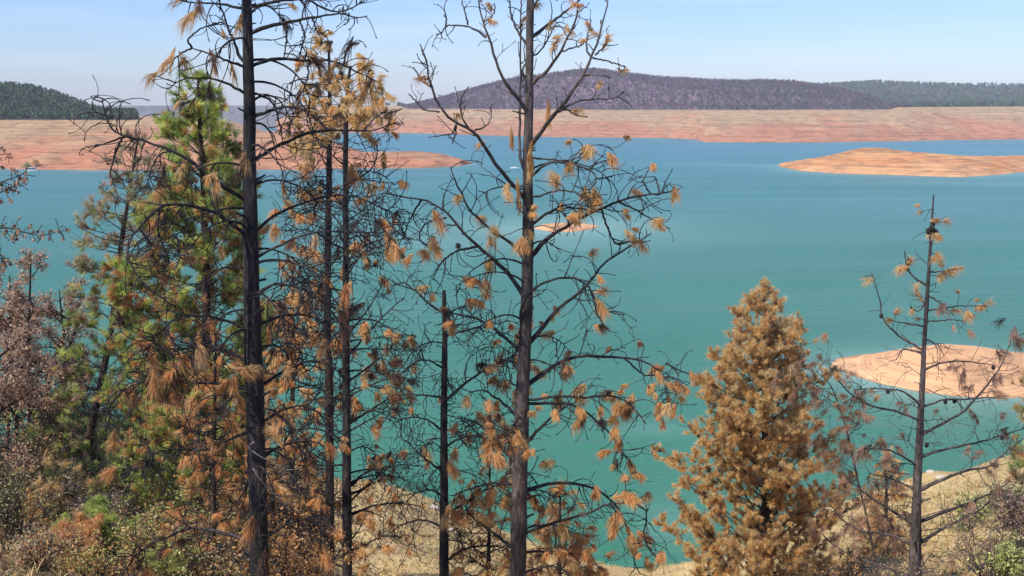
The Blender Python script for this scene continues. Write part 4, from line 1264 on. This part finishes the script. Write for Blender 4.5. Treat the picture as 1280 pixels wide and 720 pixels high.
sgr = Style(tw=14, lmin=0.15, lmax=0.6, curl=0.9, grav=0.2, up=0.35, tuft=0.7, tlen=0.21, nb=56, spread=0.8, droop=0.3, down=-0.3, tw_w=0.009, sub=0.9, black=0.03, back=0.7, r=0.006, fwd=0.9, lo=0.3)
def half_green(v):
    return GREEN * 5 + (RUST if v > 120 else GREEN)
def low_mix(v):
    return GREEN * 3 + RUST * (1 if v < 330 else 2)
full_pine('living green pine half hidden behind the tallest charred trunk', [(247, 96, 2), (250, 160, 5), (255, 250, 8), (258, 400, 11), (260, 560, 13), (262, 700, 14)], 27.0,
          [(112, 12), (150, 34), (200, 50), (260, 70), (330, 92), (420, 112), (500, 120), (600, 115)], 27, 5, sgr, lambda v: half_green(v) if v < 260 else low_mix(v), M['brownbark'], rise=0.5, bend=0.2, density=1.0, skew=-0.12)
sol = Style(**{**sgr.__dict__, 'tuft': 0.62, 'nb': 46, 'tw_w': 0.008})
full_pine('thin leaning pine with mixed olive and scorched needles at the left', [(172, 175, 2), (160, 250, 4), (151, 310, 6), (140, 405, 7.5), (126, 480, 9), (112, 545, 11), (104, 610, 12)], 30.0,
          [(180, 12), (230, 36), (300, 52), (370, 60), (440, 62), (520, 60), (580, 50)], 20, 5, sol, lambda v: OLIVE * 2 + PINK + DUST if v < 330 else GREEN * 2 + OLIVE + PINK, M['brownbark'], rise=0.35, bend=0.1, density=0.7)
full_pine('green pine leaning in from beyond the right edge of the slope', [(1318, 430, 4), (1320, 560, 8), (1322, 720, 11)], 25.0,
          [(452, 28), (500, 50), (560, 62), (610, 60)], 8, 5, sol, lambda v: OLIVE * 3 + GREEN + RUST, M['brownbark'], rise=0.25, bend=0.1, density=0.8)

# --- young dead pines low down among the trunks
syd = Style(tw=12, lmin=0.15, lmax=0.6, curl=1.6, grav=-0.2, tuft=0.38, tlen=0.24, nb=56, spread=0.5, droop=0.9, down=0.5, tw_w=0.007, sub=1.1, black=0.06, back=0.7, r=0.006, lo=0.2)
for label, tr, D, outline, wh, per, cols, dens in (
  ('rust brown dead pine filling the gap just right of the tallest charred trunk', [(366, 330, 2), (366, 450, 5), (364, 725, 9)], 25.0, [(350, 10), (430, 34), (520, 46), (620, 54), (720, 58)], 13, 5, RUST, 0.75),
  ('low rust coloured dead pine left of the tallest charred trunk', [(270, 420, 2), (268, 520, 5), (266, 725, 8)], 22.0, [(440, 12), (520, 42), (600, 56), (700, 62)], 9, 5, RUST, 0.7),
  ('tan dead young pine behind the foot of the middle pine', [(612, 560, 2), (612, 640, 4), (610, 725, 6)], 23.0, [(575, 10), (630, 34), (690, 48), (730, 52)], 7, 4, TAN, 0.7),
  ('rust dead young pine right of the foot of the middle pine', [(700, 610, 2), (700, 680, 4), (699, 740, 6)], 21.5, [(618, 8), (660, 34), (700, 56), (745, 70)], 7, 5, RUST + TAN, 0.8),
  ('orange dead sapling behind the sparse grey pine', [(1108, 566, 2), (1108, 640, 4), (1108, 725, 6)], 31.0, [(572, 6), (610, 24), (660, 40), (720, 52)], 10, 5, GOLD + RUST, 0.9)):
    full_pine(label, tr, D, outline, wh, per, syd, lambda v, c=cols: c, M['brownbark'], name='dead_pine', rise=0.45, bend=-0.3, density=dens)
# ------------------------------------------------------------------ oaks and undergrowth
def bush(name, label, cat, base, height, spread, nstem, cols, lsize, nleaf, bmat, group=None, trunk=None, tw=7, lean=(0, 0), leaf_r=0.07, weights=None, needle=None, rise=(0.9, 1.45), stem_r=0.012, colvar=0.25, limb_lo=0.35):
    """stems fanning from the base (or from a trunk) with twigs and small leaves as separate parts"""
    base = np.asarray(base, float)
    t = thing(name, label, cat, base, group)
    stems = []
    if trunk is not None:
        tr, rad = np.asarray(trunk[0], float), trunk[1]
        tl = resample(np.column_stack([tr, np.linspace(rad, rad * 0.35, len(tr))]), 22)
        b = Buf()
        tubes(b, tl[:, :3], tl[:, 3], 12, lump=0.05)
        build('trunk', b, bmat, t)
        for k in range(nstem):
            i = rng.uniform(limb_lo, 1.0)
            q = tl[int(i * 21)]
            az = rng.uniform(0, 2 * math.pi)
            el = rng.uniform(*rise)
            d = np.array([math.cos(az) * math.cos(el), math.sin(az) * math.cos(el), math.sin(el)])
            stems.append((q[:3], d, spread * rng.uniform(0.5, 1.1) * (1.25 - 0.5 * i), min(q[3] * 0.7, stem_r)))
    else:
        for k in range(nstem):
            az = rng.uniform(0, 2 * math.pi)
            el = rng.uniform(*rise)
            d = np.array([math.cos(az) * math.cos(el) * spread / height * 1.6 + lean[0], math.sin(az) * math.cos(el) * spread / height * 1.6 + lean[1], math.sin(el)])
            stems.append((base + np.array([rng.normal(0, spread * 0.12), rng.normal(0, spread * 0.12), -0.05]), norm(d[None])[0], height * rng.uniform(0.65, 1.12), stem_r))
    pos = []
    twr = max(0.0026, 0.00016 * base[1])
    b = Buf()
    S0 = np.array([s[0] for s in stems]); D0 = np.array([s[1] for s in stems]); LN = np.array([s[2] for s in stems])
    p = twigs(S0, D0, LN, 10, rng.uniform(-0.5, 0.9, len(stems)), -0.15, 0.10)
    tubes(b, p, np.array([s[3] for s in stems])[:, None] * np.linspace(1, 0.3, 10)[None], 5)
    for limb, ln in zip(p, LN):
        k = max(3, int(ln * tw))
        q, rr = side_twigs(limb, 0.01, k, 0.18 * ln, 0.45 * ln, 1.2, -0.1, 0.35, lo=0.3, r=max(0.005, stem_r * 0.4, twr * 1.6), tip=twr)
        tubes(b, q, rr, 3)
        j = rng.integers(0, k, k * 2)
        f = rng.integers(2, q.shape[1] - 1, k * 2)
        w = twigs(q[j, f], norm(q[j, f + 1] - q[j, f] + rng.normal(0, 0.7, (k * 2, 3))), 0.16 * ln * rng.uniform(0.4, 1.2, k * 2), 5, 1.0, 0.0, 0.12)
        tubes(b, w, np.linspace(twr * 1.3, twr * 0.8, 5)[None].repeat(k * 2, 0), 3)
        pos += [w[:, 2:].reshape(-1, 3), q[:, 4:].reshape(-1, 3)]
    build('stems', b, bmat, t)
    pos = np.concatenate(pos)
    if nleaf:
        lb = Buf()
        s = rng.integers(0, len(pos), nleaf)
        if needle:
            dd = norm(rng.normal(0, 0.6, (nleaf, 3)) + np.array([0, 0, needle[3]]))
            tufts(lb, pos[s], dd, needle[0], needle[1], needle[2], 0.5, 0.0065, pick(cols, nleaf, weights), 0.6)
            build('needles', lb, M['needles'], t)
        else:
            s = rng.integers(0, len(pos), int(nleaf * 1.35))
            nleaf = len(s)
            lsize = lsize * 0.82
            leaves(lb, pos[s] + rng.normal(0, leaf_r, (nleaf, 3)), lsize, pick(cols, nleaf, weights), colvar)
            build('foliage', lb, M['leaf'], t, smooth=False)
    return t

def line(pts, D):
    return np.array([P(u, v, D) for u, v in pts])

# scorched oaks on the left, dead leaves still on
OK = 'scorched oaks on the left slope'
for lab, D, pts, rad, spread, ns, cols, nl in (
  ('scorched oak at the left edge, straight thin trunk and pinkish dead leaves on top', 30, [(37, 640), (36, 520), (36, 420), (38, 345), (38, 312)], 0.055, 1.2, 24, PINK * 3 + DUST, 4200),
  ('scorched oak forking low behind the left edge oak, grey twigs and few leaves', 34, [(70, 640), (68, 540), (60, 480), (80, 420), (95, 388)], 0.12, 1.6, 18, DUST * 2 + PINK, 2300),
  ('bare twisted oak with dark bundles of twigs beside the leaning pine', 32, [(72, 640), (74, 540), (80, 470), (88, 430), (100, 400)], 0.10, 1.3, 18, DUST, 1500),
  ('tall scorched oak with a broad tan crown reaching over the water at the left edge', 31, [(22, 640), (20, 520), (14, 420), (12, 345)], 0.07, 1.5, 24, PINK * 2 + RUST[:2] + DUST, 5600),
  ('tall thin scorched oak with a sparse rusty crown beside the olive pine', 34, [(86, 640), (84, 520), (80, 430), (74, 362)], 0.06, 1.4, 22, PINK + DUST, 3600),
  ('scorched oak with a full rust brown crown right of the left edge oak', 33, [(8, 640), (10, 540), (14, 450), (12, 385)], 0.08, 1.5, 24, PINK * 2 + RUST, 5200),
  ('small scorched oak with pale tan leaves nearest the green pines', 35, [(92, 640), (96, 560), (100, 490), (104, 430)], 0.07, 1.2, 20, DUST + PINK, 2600),
  ('leafy brown oak low at the left edge of the frame', 27, [(-8, 660), (-6, 580), (-10, 500), (-4, 440)], 0.12, 1.6, 24, PINK * 2 + DUST, 5200)):
    L_ = line(pts, D)
    g = float(ground_z(L_[0, 0], L_[0, 1]))
    L_ = np.vstack([[L_[0, 0], L_[0, 1], min(g, L_[0, 2] - 0.1)], L_])
    bush('oak_tree', lab, 'oak tree', L_[0], 3.0, spread, ns, cols, 0.06, nl, M['brownbark'], OK, trunk=(L_, rad), tw=8, rise=(0.1, 1.2), stem_r=0.035, limb_lo=0.45)

# burnt oak outside the left edge whose branches reach into the frame
D = 15.0
tl = trunk_line([(-95, 60, 6), (-92, 250, 12), (-90, 480, 16), (-88, 700, 20)], D)
t = new_tree('burnt_oak', 'burnt oak beyond the left edge, thin leafy branches reaching in over the water', 'oak tree', tl)
trunk_part(t, tl, M['char'], 14)
so = Style(tw=16, lmin=0.08, lmax=0.28, curl=0.9, grav=-0.3, up=-0.1, tuft=0.4, nb=9, tlen=0.06, spread=1.0, droop=0.6, cols=PINK, tw_w=0.02, sub=1.2, r=0.005, black=0.05, lo=0.35)
for r_, pl in [(2.0, [(-91, 330), (-40, 300), (0, 285), (25, 289), (50, 294), (76, 288)]), (1.7, [(-92, 260), (-40, 240), (0, 228), (18, 222), (34, 214)]), (1.6, [(-91, 300), (-40, 262), (-5, 243), (20, 232)]), (1.5, [(-92, 200), (-45, 205), (-10, 196), (12, 192)]),
               (1.8, [(-91, 360), (-50, 345), (-10, 330), (12, 322)])]:
    make_branch(t, traced(pl, D, 0.2), r_ * px(D), 0.5 * px(D), so, M['brownbark'])

# undergrowth
def G(u, v, D):
    """a point on the ground under pixel column u at distance D"""
    x = P(u, v, D)[0]
    return np.array([x, D, float(ground_z(x, D))])
UG = 'undergrowth on the left slope'
LIME = [(0.54, 0.57, 0.18), (0.45, 0.50, 0.15), (0.62, 0.62, 0.22)]
DKG = [(0.16, 0.24, 0.08), (0.22, 0.31, 0.10), (0.12, 0.19, 0.07)]
PN = (0.19, 34, 0.75, 0.5)
PD = (0.22, 34, 0.6, 0.0)
def bush_top(lab, u, vt, D, sp_, ns, cols, ls, nl, mat, group, **kw):
    """a bush whose top shows at row vt"""
    base = G(u, vt, D)
    h = max(P(u, vt, D)[2] - base[2], 0.5) * 1.18
    bush('shrub', lab, 'shrub', base, h, sp_, ns, cols, ls, nl, M[mat], group, **kw)
for lab, u, v, D, sp_, ns, cols, ls, nl, mat, kw in (
  ('dark green shrub behind the brown thicket under the oaks', 66, 535, 34, 1.3, 18, DKG, 0.08, 4200, 'brownbark', {}),
  ('tall green young pine under the leaning pine', 150, 505, 33, 1.0, 16, GREEN + LIME, 0, 620, 'brownbark', dict(needle=PN)),
  ('tall light green shrub below the curled branch on the left', 214, 530, 32, 1.4, 18, LIME + OLIVE + RUST, 0.07, 4200, 'brownbark', {}),
  ('rust leaved tall brush behind the tallest charred trunk', 285, 545, 31, 1.5, 18, RUST + LIME + OLIVE, 0.07, 4200, 'brownbark', {}),
  ('brown dead leaf bush far left under the leafy oak', 16, 545, 30, 1.5, 20, PINK * 2 + DUST * 2 + RUST, 0.055, 3600, 'brownbark', {}),
  ('olive brush in front of the oaks', 108, 565, 31, 1.5, 18, OLIVE * 2 + GREEN + DUST, 0.06, 3200, 'brownbark', {}),
  ('grey brown twiggy brush between the oaks and the green young pine', 122, 540, 36, 1.4, 20, DUST + PINK, 0.05, 2200, 'grey', {}),
  ('golden dead pine seedling left of the thicket centre', 66, 598, 27, 0.7, 12, GOLD, 0, 330, 'brownbark', dict(needle=PD)),
  ('dark green pine seedling beside the golden one', 95, 602, 27.5, 0.6, 12, DKG, 0, 340, 'brownbark', dict(needle=PN)),
  ('yellow green young pine in the middle of the left thicket', 172, 575, 28, 0.9, 14, LIME + GREEN, 0, 460, 'brownbark', dict(needle=PN)),
  ('olive shrub left of the tallest charred trunk', 240, 600, 27, 1.2, 16, OLIVE + GREEN, 0.06, 3000, 'brownbark', {}),
  ('pale grey twiggy bush in the middle of the left thicket', 125, 618, 25, 1.2, 24, DUST + [(0.4, 0.3, 0.25)], 0.045, 2000, 'grey', {}),
  ('reddish dead brush between the olive shrub and the tallest trunk', 285, 615, 25, 1.1, 22, RUST + LIME + OLIVE, 0.05, 1900, 'brownbark', {}),
  ('dry brown brush right of the tallest trunk foot', 350, 615, 26, 1.0, 18, RUST + DUST, 0.05, 1500, 'brownbark', {}),
  ('tangle of bare brown stems between the slim pair and the tallest trunk', 388, 625, 24, 0.9, 22, RUST, 0.045, 1200, 'brownbark', {}),
  ('twiggy grey brown bush at the lower left corner', 10, 610, 23, 1.1, 24, DUST + OLIVE + LIME, 0.045, 1500, 'brownbark', {}),
  ('reddish brown leafy bush at the bottom left', 50, 665, 20, 0.9, 18, RUST + PINK + OLIVE + DUST, 0.045, 1500, 'brownbark', {}),
  ('rusty fern like dead seedling in the lower left thicket', 88, 650, 21.5, 0.7, 12, RUST + TAN, 0, 300, 'brownbark', dict(needle=PD)),
  ('bright green young pine left of the bent lowest branch', 136, 645, 22.5, 0.7, 13, GREEN, 0, 400, 'brownbark', dict(needle=PN)),
  ('leafless brown brush below the pale grey twiggy bush', 118, 680, 20, 0.9, 20, RUST + LIME, 0.045, 1300, 'grey', {}),
  ('small yellow green seedling at the bottom under the bent branch', 206, 690, 19.5, 0.5, 10, LIME, 0, 260, 'brownbark', dict(needle=(0.15, 30, 0.8, 0.5))),
  ('red brown bush at the bottom left of the tallest trunk', 245, 670, 19.5, 1.0, 22, RUST + PINK + LIME + OLIVE, 0.045, 1500, 'brownbark', {}),
  ('mixed green and rust shrub under the bent lowest branch', 180, 650, 22, 0.9, 16, LIME + RUST + OLIVE, 0.05, 2400, 'brownbark', {}),
  ('low rust brush at the bottom right of the tallest trunk', 362, 675, 19, 0.9, 18, RUST, 0.045, 1500, 'brownbark', {}),
  ):
    bush_top(lab, u, v, D, sp_, ns, cols, ls, nl, mat, UG, **kw)
RG_ = 'brush on the right of the slope'
PURP = [(0.48, 0.28, 0.22), (0.58, 0.36, 0.28), (0.38, 0.21, 0.17), (0.66, 0.47, 0.38)]
for lab, u, v, D, h, sp_, ns, cols, ls, nl, mat, kw in (
  ('purple red leaved bush at the right edge', 1282, 690, 21, 1.9, 0.5, 16, PURP, 0.05, 600, 'grey', {}),
  ('bright yellow green shrub in the lower right corner', 1252, 715, 19, 1.15, 0.25, 9, LIME, 0.05, 800, 'brownbark', {}),
  ('bare stems of a burnt bush in the lower right corner', 1240, 720, 20, 1.5, 0.8, 22, PURP, 0.04, 250, 'grey', {}),
  ('grey leafless bush at the foot of the sparse pine', 1120, 720, 21, 1.0, 0.9, 22, DUST, 0.04, 300, 'grey', {}),
  ('grey leafless bush at the foot of the golden pine', 1010, 720, 22, 1.1, 1.0, 24, DUST + TAN, 0.045, 600, 'grey', {}),
  ('brown twiggy bush left of the foot of the sparse pine', 1060, 715, 23, 1.2, 0.9, 20, RUST + DUST, 0.045, 700, 'grey', {}),
  ('olive bush on the slope beyond the right pine', 1262, 640, 33, 1.7, 0.8, 16, OLIVE, 0.07, 900, 'brownbark', {}),
  ('pale green bush on the grassy bank right of the sparse pine', 1218, 665, 36, 1.2, 0.8, 14, LIME + OLIVE, 0.07, 1300, 'brownbark', {}),
  ):
    bush('shrub', lab, 'shrub', G(u, v, D), h, sp_, ns, cols, ls, nl, M[mat], RG_, **kw)

# --- pale rocks along the brow of the bank
for (u, D, s, lab) in ((543, 71, 0.45, 'pale rock on the brow of the grassy bank left of the snag'), (480, 73, 0.35, 'pale rock highest on the brow of the grassy bank'), (563, 68, 0.3, 'small pale rock on the brow right of the snag'),
                       (1172, 66, 0.4, 'broad pale rock on the right bank behind the sparse pine'), (1160, 68, 0.3, 'pale rock lower on the right bank behind the sparse pine'), (1235, 70, 0.28, 'pale rock near the brow of the right bank')):
    p = gpt(u, D)
    t_ = np.linspace(0, math.pi, 9); ph = np.linspace(0, 2 * math.pi, 13)[:-1]
    V = np.stack([np.sin(t_)[:, None] * np.cos(ph), np.sin(t_)[:, None] * np.sin(ph), np.repeat(np.cos(t_)[:, None], 12, 1)], -1)
    V = V * (1 + 0.35 * fbm(V[..., 0] * 1.7 + u, V[..., 1] * 1.7 + V[..., 2]))[..., None] * np.array([s, s * 0.7, s * 0.5]) + p + np.array([0, 0, s * 0.15])
    i = np.arange(108).reshape(9, 12)
    Q = np.stack([i[:-1], np.roll(i[:-1], -1, 1), np.roll(i[1:], -1, 1), i[1:]], -1).reshape(-1, 4)
    b = Buf(); b.add(V.reshape(-1, 3), Q)
    if 'rock' not in M:
        M['rock'] = plain('pale_rock', (0.55, 0.47, 0.36), 0.9)
    tag(build('rock', b, M['rock'], smooth=False, origin=p), lab, 'rock', 'rocks on the bank')

# --- dry grass and litter on the slope
K = 46000
r = 18 + 66 * rng.random(K) ** 0.9
a = rng.uniform(azel(-60, 500)[0], azel(1340, 500)[0], K)
x, y = r * np.sin(a), r * np.cos(a)
z = ground_z(x, y)
left = np.clip((0.0 - x / np.maximum(y, 1) * 3) , 0, 1)
keep = fbm(x * 0.25, y * 0.25) > -0.35
x, y, z, left, r = x[keep], y[keep], z[keep], left[keep], r[keep]
K = len(x)
gcol = pick([(0.68, 0.50, 0.23), (0.74, 0.57, 0.30), (0.58, 0.41, 0.18), (0.48, 0.43, 0.18)], K)
brown = rng.random(K) < left * 0.75
gcol[brown] = pick([(0.22, 0.12, 0.06), (0.16, 0.09, 0.05), (0.14, 0.14, 0.05)], int(brown.sum()))
b = Buf()
tufts(b, np.stack([x, y, z], 1), rng.normal(0, 0.25, (K, 3)) + np.array([0, 0, 1.0]), rng.uniform(0.12, 0.34, K), 5, 0.7, 0.5, 0.02, gcol, 0.1)
K = 2600                                         # coarser weeds standing in the straw
a = rng.uniform(azel(330, 500)[0], azel(1340, 500)[0], K); r = 38 + 44 * rng.random(K)
x, y = r * np.sin(a), r * np.cos(a)
keep = fbm(x * 0.15 + 5, y * 0.15) > 0.05
x, y, r = x[keep], y[keep], r[keep]
K = len(x)
tufts(b, np.stack([x, y, ground_z(x, y)], 1), rng.normal(0, 0.3, (K, 3)) + np.array([0, 0, 1.0]), rng.uniform(0.15, 0.5, K), 14, 0.9, 0.4, 0.03, pick([(0.30, 0.30, 0.11), (0.38, 0.27, 0.12), (0.22, 0.20, 0.09), (0.62, 0.47, 0.26)], K), 0.15)
tag(build('grass', b, M['straw'], smooth=False), kind='stuff')
